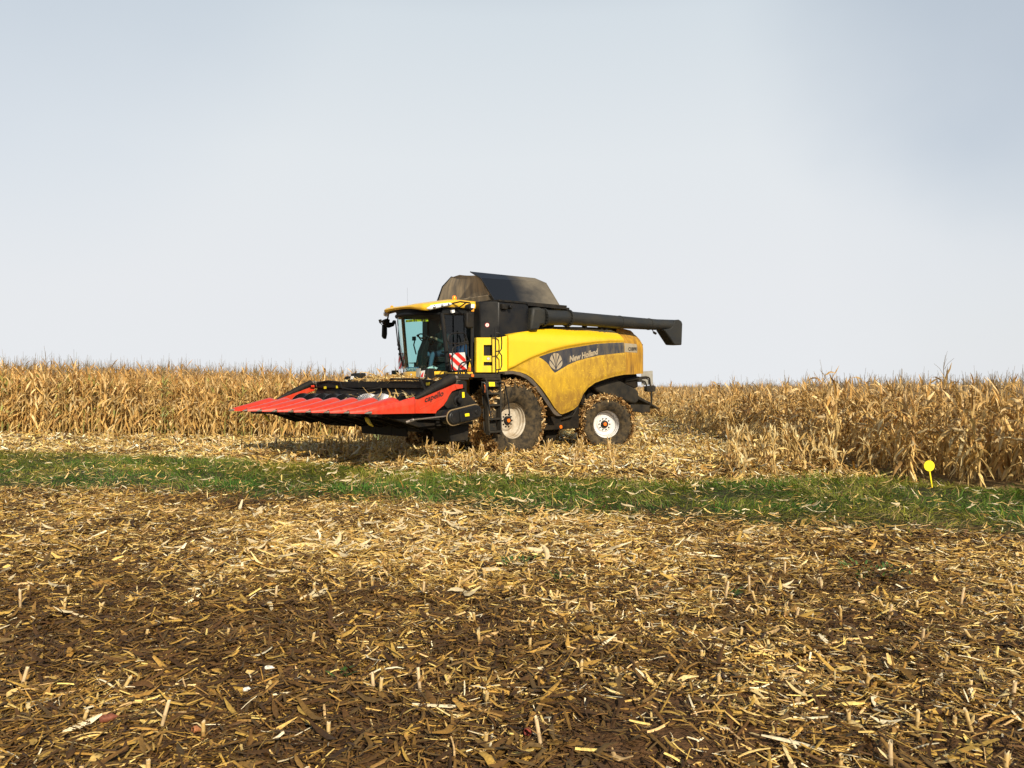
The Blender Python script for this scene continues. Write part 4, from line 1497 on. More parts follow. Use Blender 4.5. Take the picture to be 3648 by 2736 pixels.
# red end panels with lettering, black crop cones above them
ep = [(3.868, 1.507), (3.781, 1.499), (2.862, 1.806), (2.744, 1.801), (2.744, 1.715), (2.828, 1.691), (2.937, 1.655), (3.003, 1.581), (3.07, 1.472), (3.16, 1.369), (3.33, 1.259), (3.355, 1.213), (3.868, 1.224)]
for s in (1, -1):
    mb = MB()
    mb.prism(ep if s > 0 else [(x, z - .07) for x, z in ep], s * 2.955, s * 3.0)
    mb.prism([(2.86, 1.79), (2.66, 1.80), (2.66, 1.72), (2.83, 1.70)], s * 2.94, s * 3.012)
    if s > 0:
        mb.tube([(3.765, 3.0, 1.31), (3.46, 3.0, 1.42), (3.159, 3.0, 1.531), (3.143, 3.0, 1.511), (3.19, 3.0, 1.44), (3.257, 3.0, 1.371), (3.386, 3.0, 1.297), (3.5, 3.0, 1.28)], .008, 6)
    e = mb.build('end_panel', M['red'], hd, bevel=.012)
    if s > 0:
        mb = MB()
        letters(mb, 'capello', (3.643, 3.008, 1.438), (3.172, 3.008, 1.574), (-.10, 0, .92), bold=.022)
        for k in (.24, .43, .62, .93):                        # stencil cuts of the lettering
            pass
        mb.build('lettering', M['text_black'], hd, smooth=0, recalc=False)
    mb = MB()
    dz, cy = (0, 2.86) if s > 0 else (-.085, -3.03)
    path = [(3.80, s * 2.86, 1.50 + dz), (3.725, s * 2.86, 1.535 + dz), (3.53, s * 2.86, 1.615 + dz), (3.525, s * 2.86, 1.618 + dz), (3.34, s * 2.86, 1.695 + dz), (3.335, s * 2.86, 1.697 + dz), (3.06, s * 2.86, 1.822 + dz), (2.80, s * 2.86, 1.925 + dz)]
    path = [(p[0], cy, p[2]) for p in path]
    mb.tube(path, [q * (1 if s > 0 else .85) for q in (.022, .038, .062, .068, .080, .088, .100, .108)], 16)
    mb.build('crop_cone', M['black_flat'], hd, smooth=40)
    mb = MB()
    mb.box((2.72, s * 2.9, 1.84), (.10, .10, .10)).tube([(2.80, cy, 1.92 + dz), (2.70, cy, 1.95 + dz)], .05, 12).box((2.70, s * 2.84, 1.80), (.16, .06, .08), rot=Matrix.Rotation(.6, 3, 'Y'))
    mb.build('hinge', M['steel'], hd, bevel=.008)
# drive side at the near end: plates, bearing, chain case, shaft
mb = MB()
mb.prism([(2.645, 1.889), (2.49, 1.857), (2.49, 1.644), (2.183, 1.372), (2.645, 1.333), (2.998, 1.30), (3.081, 1.366), (2.924, 1.573), (2.857, 1.652), (2.653, 1.704)], 2.86, 2.93)
mb.prism([(3.30, 1.25), (2.2, 1.35), (2.3, .95), (3.25, .95)], 2.8, 2.9)
mb.prism([(2.9, 1.0), (2.3, 1.05), (2.35, .62), (2.8, .60)], 2.2, 2.8)
dp = mb.build('drive_plate', M['black_flat'], hd, bevel=.01)
mb = MB()
mb.lathe([(.0, .12), (.062, .11), (.068, .03), (.10, .02), (.10, 0)], (2.745, 2.93, 1.467), 'Y', 20)
mb.build('bearing', M['black'], hd)
MB().slab([(2.626, 2.94, 1.638), (2.563, 2.94, 1.64), (2.557, 2.94, 1.525), (2.618, 2.94, 1.521)], .006).build('sticker', M['ystick'], hd)


def stadium(x0, z0, x1, z1, r, n=12):
    a = math.atan2(z1 - z0, x1 - x0)
    return [(x1 + r * math.cos(a + t), z1 + r * math.sin(a + t)) for t in np.linspace(-math.pi / 2, math.pi / 2, n)] + [(x0 + r * math.cos(a + t), z0 + r * math.sin(a + t)) for t in np.linspace(math.pi / 2, 3 * math.pi / 2, n)]


mb = MB()
mb.prism(stadium(3.08, 1.13, 2.49, 1.233, .150), 2.98, 3.18)
mb.prism(stadium(3.08, 1.13, 2.49, 1.233, .140), 3.17, 3.26)
cc = mb.build('chain_case', M['black'], hd, bevel=.025)
mb = MB()
mb.prism(stadium(3.06, 1.134, 2.51, 1.23, .105), 3.255, 3.27)
mb.prism([(2.98, 1.265), (2.66, 1.32), (2.62, 1.08), (2.95, 1.03)], 3.255, 3.295)
mb.lathe([(.0, .02), (.05, .02), (.055, 0)], (2.50, 3.27, 1.232), 'Y', 16)
mb.build('case_cover', M['black'], hd, bevel=.02)
mb = MB()
st = stadium(3.08, 1.13, 2.49, 1.233, .156, 14)
mb.tube([(x, 3.20, z - .004) for x, z in st[12:28] + st[:4]], .013, 6)
mb.build('mud_lip', mat('dry_mud', (.22, .15, .07), .9, bump=.5), hd)
MB().slab([(2.848, 3.302, 1.203), (2.735, 3.302, 1.213), (2.73, 3.302, 1.155), (2.84, 3.302, 1.145)], .006).build('sticker', M['ystick'], hd)
mb = MB()
mb.tube([(4.111, 3.16, 1.103), (3.204, 3.16, 1.159)], .016, 8).tube([(4.16, 3.1, 1.06), (4.02, 3.16, 1.11)], .03, 8)
mb.build('shaft', M['steel'], hd)
for pts in ([(4.2, 1.743, 1.215), (4.2, 1.765, 1.12), (4.2, 1.802, 1.066), (4.2, 1.90, .99), (4.2, 2.013, .943)], [(4.2, -2.865, 1.125), (4.2, -2.80, 1.05), (4.2, -2.728, .991), (4.2, -2.60, .94), (4.2, -2.491, .896)]):
    mb = MB()
    mb.tube(pts, [.022, .040, .046, .036, .010], 10)
    mb.build('guide_horn', M['yhook'], hd, smooth=60)

# ------------------------------------------------------------------ driver and bag inside the cab


def place(o):
    o.matrix_world = MW @ o.matrix_world
    return o


def skin_body(name, joints, links_, mats, sel):
    me = bpy.data.meshes.new(name)
    keys = list(joints)
    me.from_pydata([joints[k][0] for k in keys], [(keys.index(a), keys.index(b)) for a, b in links_], [])
    o = bpy.data.objects.new(name, me)
    COL.objects.link(o)
    sk = o.modifiers.new('skin', 'SKIN')
    if not me.skin_vertices:
        return o
    for i, k in enumerate(keys):
        r = joints[k][1]
        me.skin_vertices[0].data[i].radius = r if isinstance(r, tuple) else (r, r)
        me.skin_vertices[0].data[i].use_root = (k == 'pelvis')
    sk.use_smooth_shade = True
    ss = o.modifiers.new('sub', 'SUBSURF')
    ss.levels = ss.render_levels = 2
    dg = bpy.context.evaluated_depsgraph_get()
    dg.update()
    me2 = bpy.data.meshes.new_from_object(o.evaluated_get(dg))
    o.modifiers.clear()
    o.data = me2
    for q in mats:
        me2.materials.append(q)
    for p in me2.polygons:
        p.material_index = sel(p.center)
        p.use_smooth = True
    return o


J = {'pelvis': ((.80, 0, 2.58), (.15, .17)), 'belly': ((.79, 0, 2.76), (.13, .16)), 'chest': ((.80, 0, 2.98), (.13, .18)), 'neckb': ((.81, 0, 3.12), (.07, .09)), 'neck': ((.83, 0, 3.20), .055),
     'head': ((.85, 0, 3.29), (.085, .075)), 'crown': ((.84, 0, 3.40), (.075, .07))}
Lk = [('pelvis', 'belly'), ('belly', 'chest'), ('chest', 'neckb'), ('neckb', 'neck'), ('neck', 'head'), ('head', 'crown')]
for s, n in ((1, 'l'), (-1, 'r')):
    J['hip' + n] = ((.90, s * .11, 2.55), .095)
    J['knee' + n] = ((1.28, s * .17, 2.56), .068)
    J['ank' + n] = ((1.36, s * .17, 2.19), .047)
    J['toe' + n] = ((1.50, s * .18, 2.14), .038)
    J['sh' + n] = ((.82, s * .21, 3.06), .068)
    J['el' + n] = ((1.00, s * .27, 2.83), .050)
    J['wr' + n] = ((1.20, s * .19, 2.935), .033)
    J['palm' + n] = ((1.27, s * .18, 2.96), (.034, .022))
    Lk += [('pelvis', 'hip' + n), ('hip' + n, 'knee' + n), ('knee' + n, 'ank' + n), ('ank' + n, 'toe' + n), ('chest', 'sh' + n), ('sh' + n, 'el' + n), ('el' + n, 'wr' + n), ('wr' + n, 'palm' + n)]
    for f in range(4):
        dy = (f - 1.5) * .018
        a, b = 'f%d' % f + n, 'g%d' % f + n
        J[a] = ((1.325 + .004 * (f % 2), s * .185 + dy, 2.975), .0095)
        J[b] = ((1.335, s * .19 + dy, 2.945), .0085)
        Lk += [('palm' + n, a), (a, b)]
    J['th' + n] = ((1.30, s * .14, 2.945), .0095)
    Lk += [('palm' + n, 'th' + n)]


def dress(c):
    if c.x > 1.18 and c.z > 2.88:
        return 2
    if c.z > 3.17 and abs(c.y) < .13 and c.x > .7:
        return 2
    if c.z < 2.66 and (c.x > .86 or c.z < 2.62):
        return 1
    return 0


person = skin_body('person', J, Lk, [M['jacket'], M['jeans'], M['skin']], dress)
place(person)
tag(person, 'driver in dark green jacket and jeans seated at the steering wheel', 'person')
mb = MB()
mb.lathe([(.0, 3.465), (.06, 3.45), (.088, 3.40), (.092, 3.34), (.08, 3.27), (.07, 3.25)], (.825, 0, 0), 'Z', 18)
hair = mb.build('hair', M['hair'], person, smooth=60)
mb = MB()
mb.lathe([(0, .025), (.014, .01), (.016, -.01), (0, -.02)], (.935, 0, 3.285), 'X', 10)
for s in (-1, 1):
    mb.lathe([(0, .008), (.011, 0), (0, -.008)], (.926, s * .032, 3.315), 'X', 8).lathe([(0, .02), (.028, 0), (0, -.02)], (.85, s * .085, 3.295), 'Y', 10)
mb.box((.925, 0, 3.245), (.012, .05, .012))
mb.build('face', M['skin'], person, smooth=60)
for ch in (hair, person.children[-1]):
    ch.matrix_parent_inverse = Matrix.Identity(4)
mb = MB()
g = []
rngb = np.random.default_rng(5)
for i in range(9):
    t = i / 8
    row = []
    for k in range(16):
        a = 2 * math.pi * k / 16
        r = (.19 if t < .75 else .19 - (t - .75) * .5) * (1 + rngb.normal(0, .07)) * (.75 if i in (0, 8) else 1)
        row.append((.73 + r * .75 * math.cos(a), .66 + r * .8 * math.sin(a), 2.50 + .32 * t + rngb.normal(0, .008)))
    g.append(row + [row[0]])
mb.grid(g)
mb.add(g[-1][:-1], [tuple(range(16))])
bag = mb.build('bag', M['blue'], None, smooth=80)
place(bag)
tag(bag, 'crumpled blue bag seen through the cab door glass', 'bag')
mb = MB()
g = []
for i in range(7):
    row = []
    for k in range(14):
        a = 2 * math.pi * k / 14
        r = .11 * math.sin(math.pi * (i + .4) / 7) * (1 + rngb.normal(0, .2))
        row.append((1.50 + r * math.cos(a), .42 + 1.7 * r * math.sin(a), 2.12 + .02 * i + rngb.normal(0, .012)))
    g.append(row + [row[0]])
mb.grid(g)
rag = mb.build('rag', M['white'], None, smooth=80)
place(rag)
tag(rag, 'crumpled white rag lying on the sill behind the windscreen', 'rag')

# ------------------------------------------------------------------ ground
G1X = [-60, -30, -8.85, -6.1, -2.8, .1, 2.06, 3.08, 5.9, 12, 40]
G1Y = [24, 18, 13.6, 13.0, 12.4, 11.0, 10.5, 9.9, 9.3, 7.0, -5]
G2X = [-60, -30, -13.8, -9.75, -5.2, -3.8, -1.36, 1.0, 2.9, 5.35, 6.7, 7.5, 8.2, 10, 14, 40]
G2Y = [36, 27, 21.5, 20.2, 18.0, 17.4, 15.9, 15.1, 14.4, 14.9, 15.0, 14.1, 12.6, 11.3, 9.0, -3]


def g1(x):
    return np.interp(x, G1X, G1Y)


def g2(x):
    return np.interp(x, G2X, G2Y)


def gh(x, y):
    """ground height: clods and shallow wheel ruts near, a low soft verge under the grass, level further out"""
    x, y = np.asarray(x, float), np.asarray(y, float)
    near = np.clip((34 - np.hypot(x, y)) / 14, 0, 1)
    h = (vnoise(x, y, .8, 1) - .5) * .07 + (vnoise(x, y, 2.3, 2) - .5) * .045 + (vnoise(x, y, 6, 3) - .5) * .022
    m = np.clip((y - g1(x)) / .8, 0, 1) * np.clip((g2(x) - y) / .8, 0, 1)
    mat_ = .14 * np.clip((y - g2(x)) / 1.0, 0, 1) * near     # the mat of straw on the harvested ground
    return h * near + .05 * m + mat_


def wob(x, y, amp=.35):
    return (vnoise(x, y, 1.1, 9) - .5) * 2 * amp + (vnoise(x, y, 4, 10) - .5) * amp


def axis(pts):
    out = []
    for a, b, n in pts:
        out += list(np.linspace(a, b, n, endpoint=False))
    return np.array(out + [pts[-1][1]])


gx = axis([(-2500, -300, 8), (-300, -60, 10), (-60, -12, 40), (-12, 12, 300), (12, 60, 40), (60, 300, 10), (300, 2500, 8)])
gy = axis([(-400, -40, 8), (-40, 1.5, 40), (1.5, 26, 360), (26, 60, 50), (60, 300, 14), (300, 3500, 10)])
GX, GY = np.meshgrid(gx, gy, indexing='ij')
GZ = gh(GX, GY)
nx, ny = GX.shape
gi = np.arange(nx * ny).reshape(nx, ny)
GF = np.stack([gi[:-1, :-1], gi[1:, :-1], gi[1:, 1:], gi[:-1, 1:]], -1).reshape(-1, 4)
w_ = wob(GX, GY)
t1 = np.clip((GY - g1(GX) - w_) / .5 + .5, 0, 1)[..., None]
t2 = np.clip((GY - g2(GX) - w_ * .6) / .5 + .5, 0, 1)[..., None]
soil = np.array([.105, .054, .023])
gsoil = np.array([.045, .045, .015])
straw = np.array([.19, .125, .05])
gc = soil * (1 - t1) + gsoil * t1 * (1 - t2) + straw * t1 * t2
farf = np.clip((GY - 48) / 8, 0, 1)[..., None]
gc = gc * (1 - farf) + np.array([.42, .28, .10]) * farf
gc = gc * (.75 + .5 * vnoise(GX, GY, 1.7, 4))[..., None]
M['soil'] = attr_mat('field_soil', .9, 0, .15, .45, 9)
nt = M['soil'].node_tree
nb_ = nt.nodes.new('ShaderNodeTexNoise')
nb_.inputs['Scale'].default_value = 35
nb_.inputs['Detail'].default_value = 8
bm_ = nt.nodes.new('ShaderNodeBump')
bm_.inputs['Strength'].default_value = .9
bm_.inputs['Distance'].default_value = .03
tcs = nt.nodes.new('ShaderNodeTexCoord')
nt.links.new(tcs.outputs['Object'], nb_.inputs['Vector'])
nt.links.new(nb_.outputs['Fac'], bm_.inputs['Height'])
nt.links.new(bm_.outputs[0], nt.nodes['Principled BSDF'].inputs['Normal'])
gme = np_mesh('ground', np.stack([GX, GY, GZ], -1).reshape(-1, 3), GF, gc.reshape(-1, 3), M['soil'], smooth=True)
tag(link('ground', gme), kind='structure')

# ------------------------------------------------------------------ chopped residue in the foreground
rng = np.random.default_rng(21)
LIGHT = np.array([[.72, .49, .17], [.76, .57, .25], [.66, .42, .12], [.84, .71, .45], [.74, .53, .16], [.70, .45, .19]])
MID = np.array([[.43, .245, .052], [.34, .18, .038], [.48, .29, .06], [.30, .165, .045], [.40, .25, .055]])
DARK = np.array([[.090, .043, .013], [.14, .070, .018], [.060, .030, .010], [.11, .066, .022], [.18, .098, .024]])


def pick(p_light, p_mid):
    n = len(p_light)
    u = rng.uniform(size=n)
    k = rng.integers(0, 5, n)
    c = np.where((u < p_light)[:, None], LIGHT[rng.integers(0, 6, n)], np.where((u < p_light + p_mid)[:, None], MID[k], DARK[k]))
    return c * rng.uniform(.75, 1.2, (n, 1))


def litter(xy, p_light, p_mid, Lr, Wr, lift, ridge, taper, S=3, pitch=.22, bend=.14, curl=.12):
    n = len(xy)
    L = rng.uniform(*Lr, n) * np.where(rng.uniform(size=n) < .15, 1.7, 1.0)
    W = rng.uniform(*Wr, n)
    W = np.minimum(W, L * .45)
    P = np.stack([xy[:, 0], xy[:, 1], gh(xy[:, 0], xy[:, 1]) + rng.uniform(*lift, n)], 1)
    return strips(rng, P, rng.uniform(0, 6.28, n), rng.normal(0, pitch, n), rng.normal(0, .38, n), L, W, rng.normal(.02, bend, n),
                  rng.uniform(*ridge, n), pick(p_light, p_mid), S=S, taper=rng.uniform(*taper, n), curl=curl)


def sample(n, y0, y1, bias=1.0):
    """points spread evenly over the wedge of field in front of the camera, a little wider than the view"""
    y = np.sqrt(rng.uniform(y0 * y0, y1 * y1, int(n)))
    x = rng.uniform(-1, 1, len(y)) * (y * .68 + 1.3)
    return np.stack([x, y], 1)


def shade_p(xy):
    """where pale residue lies, with shade at the near left painted as darker pieces"""
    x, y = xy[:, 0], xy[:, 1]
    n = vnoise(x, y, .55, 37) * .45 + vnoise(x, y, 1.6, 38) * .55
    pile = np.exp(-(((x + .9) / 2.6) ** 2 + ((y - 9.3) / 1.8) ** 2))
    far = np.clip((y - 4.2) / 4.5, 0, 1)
    p = .085 + .075 * far + .62 * (n - .44) + .36 * pile - .20 * np.clip((-x + .3) / 2.2, 0, 1) * (1 - far) + .10 * np.clip((x - .2) / 2, 0, 1) * (1 - far) * np.clip((y - 3.6) / 1.5, 0, 1)  # shade put into the piece colours: darker at near left, lighter at right
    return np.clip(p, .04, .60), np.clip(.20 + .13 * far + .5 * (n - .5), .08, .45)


parts = []
for n, y0, y1, Lr, Wr, lift, ridge, taper, S in (
        (70000, 2.6, 7.5, (.02, .075), (.004, .012), (.0, .030), (.0, .25), (.0, .7), 2),
        (38000, 2.6, 7.5, (.05, .15), (.005, .014), (.005, .045), (.1, .4), (.0, .5), 3),
        (6500, 2.6, 7.5, (.07, .19), (.016, .042), (.008, .05), (-.1, .25), (.4, 1.0), 3),
        (3400, 2.6, 8, (.06, .20), (.012, .020), (.012, .04), (.35, .55), (-.15, .1), 3),
        (3600, 7.5, 13.4, (.09, .24), (.014, .026), (.02, .05), (.35, .55), (-.15, .1), 3),
        (80000, 7.5, 13.8, (.04, .11), (.007, .018), (.0, .05), (.0, .3), (.0, .7), 2),
        (40000, 7.5, 13.8, (.07, .19), (.009, .020), (.005, .05), (.1, .35), (.1, .7), 3),
        (7000, 7.5, 13.8, (.10, .26), (.022, .050), (.01, .05), (-.1, .25), (.5, 1.0), 3)):
    xy = sample(n, y0, y1)
    edge = g1(xy[:, 0]) + wob(xy[:, 0], xy[:, 1]) - .1
    xy = xy[(xy[:, 1] < edge + np.abs(rng.normal(0, .5, len(xy))) * (rng.uniform(size=len(xy)) < .6) - .1)]
    bare = vnoise(xy[:, 0], xy[:, 1], 1.1, 41) * .55 + vnoise(xy[:, 0], xy[:, 1], 3.1, 42) * .45
    xy = xy[rng.uniform(size=len(xy)) < np.clip((bare - .10) * 4, .42, 1)]
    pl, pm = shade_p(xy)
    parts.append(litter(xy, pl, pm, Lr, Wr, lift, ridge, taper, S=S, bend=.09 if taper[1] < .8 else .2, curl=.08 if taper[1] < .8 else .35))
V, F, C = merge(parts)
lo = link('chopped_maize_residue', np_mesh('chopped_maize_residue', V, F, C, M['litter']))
tag(lo, 'brown and straw coloured chopped maize residue covering the foreground soil', 'crop residue', kind='stuff')

# straw on the harvested headland and swath
parts = []
for n, y0, y1, Lr, Wr, S in ((60000, 12.5, 24, (.08, .26), (.014, .042), 2), (34000, 24, 48, (.14, .40), (.03, .07), 2), (9000, 13, 24, (.16, .40), (.03, .065), 3)):
    y = rng.uniform(y0, y1, n)
    x = rng.uniform(-1, 1, n) * (y * .68 + 2)
    xy = np.stack([x, y], 1)
    ok = (y > g2(x) + wob(x, y) * .6 - .15) & (y < np.interp(x, [-30, -19, -7.5, -1, 0, 7, 9.5, 14], [34, 30.6, 27, 27.5, 60, 60, 60, 13]))
    ok &= ~((x > 6.9 + np.clip(y - 24.9, 0, 99) * .1))
    xy = xy[ok]
    k = len(xy)
    nn = vnoise(xy[:, 0], xy[:, 1], .9, 51)
    parts.append(litter(xy, np.clip(.55 + .5 * (nn - .5), .2, .95), np.full(k, .34), Lr, Wr, (.0, .07), (-.1, .3), (.1, .9), S=S, pitch=.28, bend=.25))
V, F, C = merge(parts)
C = np.minimum(C * np.array([1.10, 1.14, 1.22]), .85)
tag(link('chopped_straw', np_mesh('chopped_straw', V, F, C, M['litter'])), 'pale chopped straw covering the harvested strip round the combine', 'straw', kind='stuff')

# ------------------------------------------------------------------ grass verge
n = 125000
x = rng.uniform(-1, 1, n) * 17
lo_, hi_ = g1(x), g2(x)
y = lo_ + (hi_ - lo_) * rng.uniform(-.16, 1.04, n)
ok = np.abs(x) < y * .70 + 1.5
x, y = x[ok], y[ok]
t = (y - g1(x)) / (g2(x) - g1(x))
thin = vnoise(x, y, 1.3, 61)
edge = np.minimum(np.clip((t + .15) / .30, .0, 1), np.clip((1.04 - t) / .10, 0, 1))
ok = rng.uniform(size=len(x)) < edge * np.clip(.35 + 1.4 * (thin - .15), .15, 1)
x, y, t, thin = x[ok], y[ok], t[ok], thin[ok]
n = len(x)
g_ = vnoise(x, y, .7, 62) * .6 + vnoise(x, y, 2.7, 63) * .4
green = np.array([.095, .175, .012])
yel = np.array([.28, .26, .028])
dry = np.array([.38, .27, .10])
blu = np.array([.062, .158, .016])
mixf = np.clip((g_ - .40) * 2.4 + .25 * (t - .3), 0, 1)[:, None]
cg = green * (1 - mixf) + yel * mixf
lowb = ((t < .36) & (g_ < .50))[:, None]
cg = np.where(lowb, blu * .7 + cg * .35, cg)
isdry = (rng.uniform(size=n) < .12 + .40 * np.clip(.20 - t, 0, 1) * 4.5)[:, None]
cg = np.where(isdry, dry, cg) * rng.uniform(.5, 1.15, (n, 1))
L = rng.uniform(.08, .24, n) * (.7 + .6 * vnoise(x, y, 1.9, 64)) * (1 + .12 * np.clip((x - 1) / 3, 0, 1))
lean = vnoise(x, y, .9, 65) * 6.28 * 1.5
yaw = lean + rng.normal(0, .9, n)
pit = np.abs(rng.normal(.42, .36, n)) * (.5 + .8 * vnoise(x, y, 1.2, 66))
P = np.stack([x, y, gh(x, y) + .5 * L * np.sin(np.minimum(pit, 1.5)) * .9], 1)
V, F, C = strips(rng, P, yaw, -np.minimum(pit, 1.5) * -1, rng.normal(0, .4, n), L, rng.uniform(.006, .012, n), rng.uniform(.1, .5, n), .15, cg, S=3, taper=rng.uniform(.5, .9, n), curl=.3)
tag(link('grass', np_mesh('grass', V, F, C, M['grass'])), 'green and yellowish matted grass on the verge between residue and headland', 'grass', kind='stuff')

# bits of straw blown onto the verge
n = 9000
x = rng.uniform(-1, 1, n) * 14
y = g1(x) + (g2(x) - g1(x)) * rng.uniform(-.15, 1.05, n)
ok = (np.abs(x) < y * .70 + 1.5) & (rng.uniform(size=n) < .25 + .9 * vnoise(x, y, .8, 67) ** 2)
xy = np.stack([x[ok], y[ok]], 1)
k = len(xy)
V, F, C = litter(xy, np.full(k, .75), np.full(k, .2), (.05, .17), (.008, .022), (.05, .11), (-.1, .3), (.2, .9), S=2, pitch=.3, bend=.2, curl=.2)
tag(link('scattered_straw', np_mesh('scattered_straw', V, F, C, M['litter'])), 'fine bits of straw scattered over the green verge', 'straw', kind='stuff')

# ------------------------------------------------------------------ maize plants
HUSKC = np.array([[.80, .57, .22], [.74, .49, .165], [.84, .67, .34], [.60, .38, .12], [.78, .55, .21], [.46, .265, .085]])


def tube_np(path, r, n, col):
    path = np.asarray(path, float)
    k = len(path)
    r = np.broadcast_to(np.asarray(r, float), (k,))
    t = np.gradient(path, axis=0)
    t /= np.linalg.norm(t, axis=1)[:, None] + 1e-9
    a = np.where(np.abs(t[:, 2:3]) < .9, np.array([[0, 0, 1.]]), np.array([[1., 0, 0]]))
    u = np.cross(t, a)
    u /= np.linalg.norm(u, axis=1)[:, None] + 1e-9
    w = np.cross(t, u)
    ang = np.linspace(0, 2 * np.pi, n, endpoint=False)
    V = path[:, None] + (u[:, None] * np.cos(ang)[None, :, None] + w[:, None] * np.sin(ang)[None, :, None]) * r[:, None, None]
    idx = np.arange(k * n).reshape(k, n)
    nx_ = np.roll(idx, -1, axis=1)
    F = np.stack([idx[:-1], nx_[:-1], nx_[1:], idx[1:]], -1).reshape(-1, 4)
    C = np.broadcast_to(np.asarray(col)[None], (k * n, 3)).copy() if np.ndim(col) == 1 else np.repeat(np.asarray(col), n, axis=0)
    return V.reshape(-1, 3), F, C


def leaf_np(rg, base, az, e0, e1, L, W, col, S=6, twist=0.0, sway=0.0):
    """one drooping blade: elevation runs from e0 at the stalk to e1 at the tip"""
    s = np.linspace(0, 1, S + 1)
    el = e0 + (e1 - e0) * s ** 1.1 + rg.normal(0, .10, S + 1)
    azs = az + sway * s
    d = np.stack([np.cos(el) * np.cos(azs), np.cos(el) * np.sin(azs), np.sin(el)], 1) * (L / S)
    p = np.asarray(base) + np.concatenate([[np.zeros(3)], np.cumsum(d[:-1], axis=0)])
    t = d / np.linalg.norm(d, axis=1)[:, None]
    side = np.stack([-np.sin(azs), np.cos(azs), np.zeros(S + 1)], 1)
    nr = np.cross(t, side)
    tw = twist * s + rg.normal(0, .15, S + 1)
    sd = side * np.cos(tw)[:, None] + nr * np.sin(tw)[:, None]
    up = np.cross(sd, t)
    w = W * np.clip(np.minimum(.55 + s * 2.2, (1.02 - s) * 1.9), .05, 1)
    V = np.stack([p - sd * w[:, None] * .5 + up * w[:, None] * .22, p, p + sd * w[:, None] * .5 + up * w[:, None] * .22], 1)
    idx = np.arange((S + 1) * 3).reshape(S + 1, 3)
    F = np.stack([idx[:-1, :-1], idx[1:, :-1], idx[1:, 1:], idx[:-1, 1:]], -1).reshape(-1, 4)
    cc = np.asarray(col)[None, None] * (1 + .18 * (s - .5))[:, None, None] * np.ones((1, 3, 1))
    return V.reshape(-1, 3), F, cc.reshape(-1, 3)


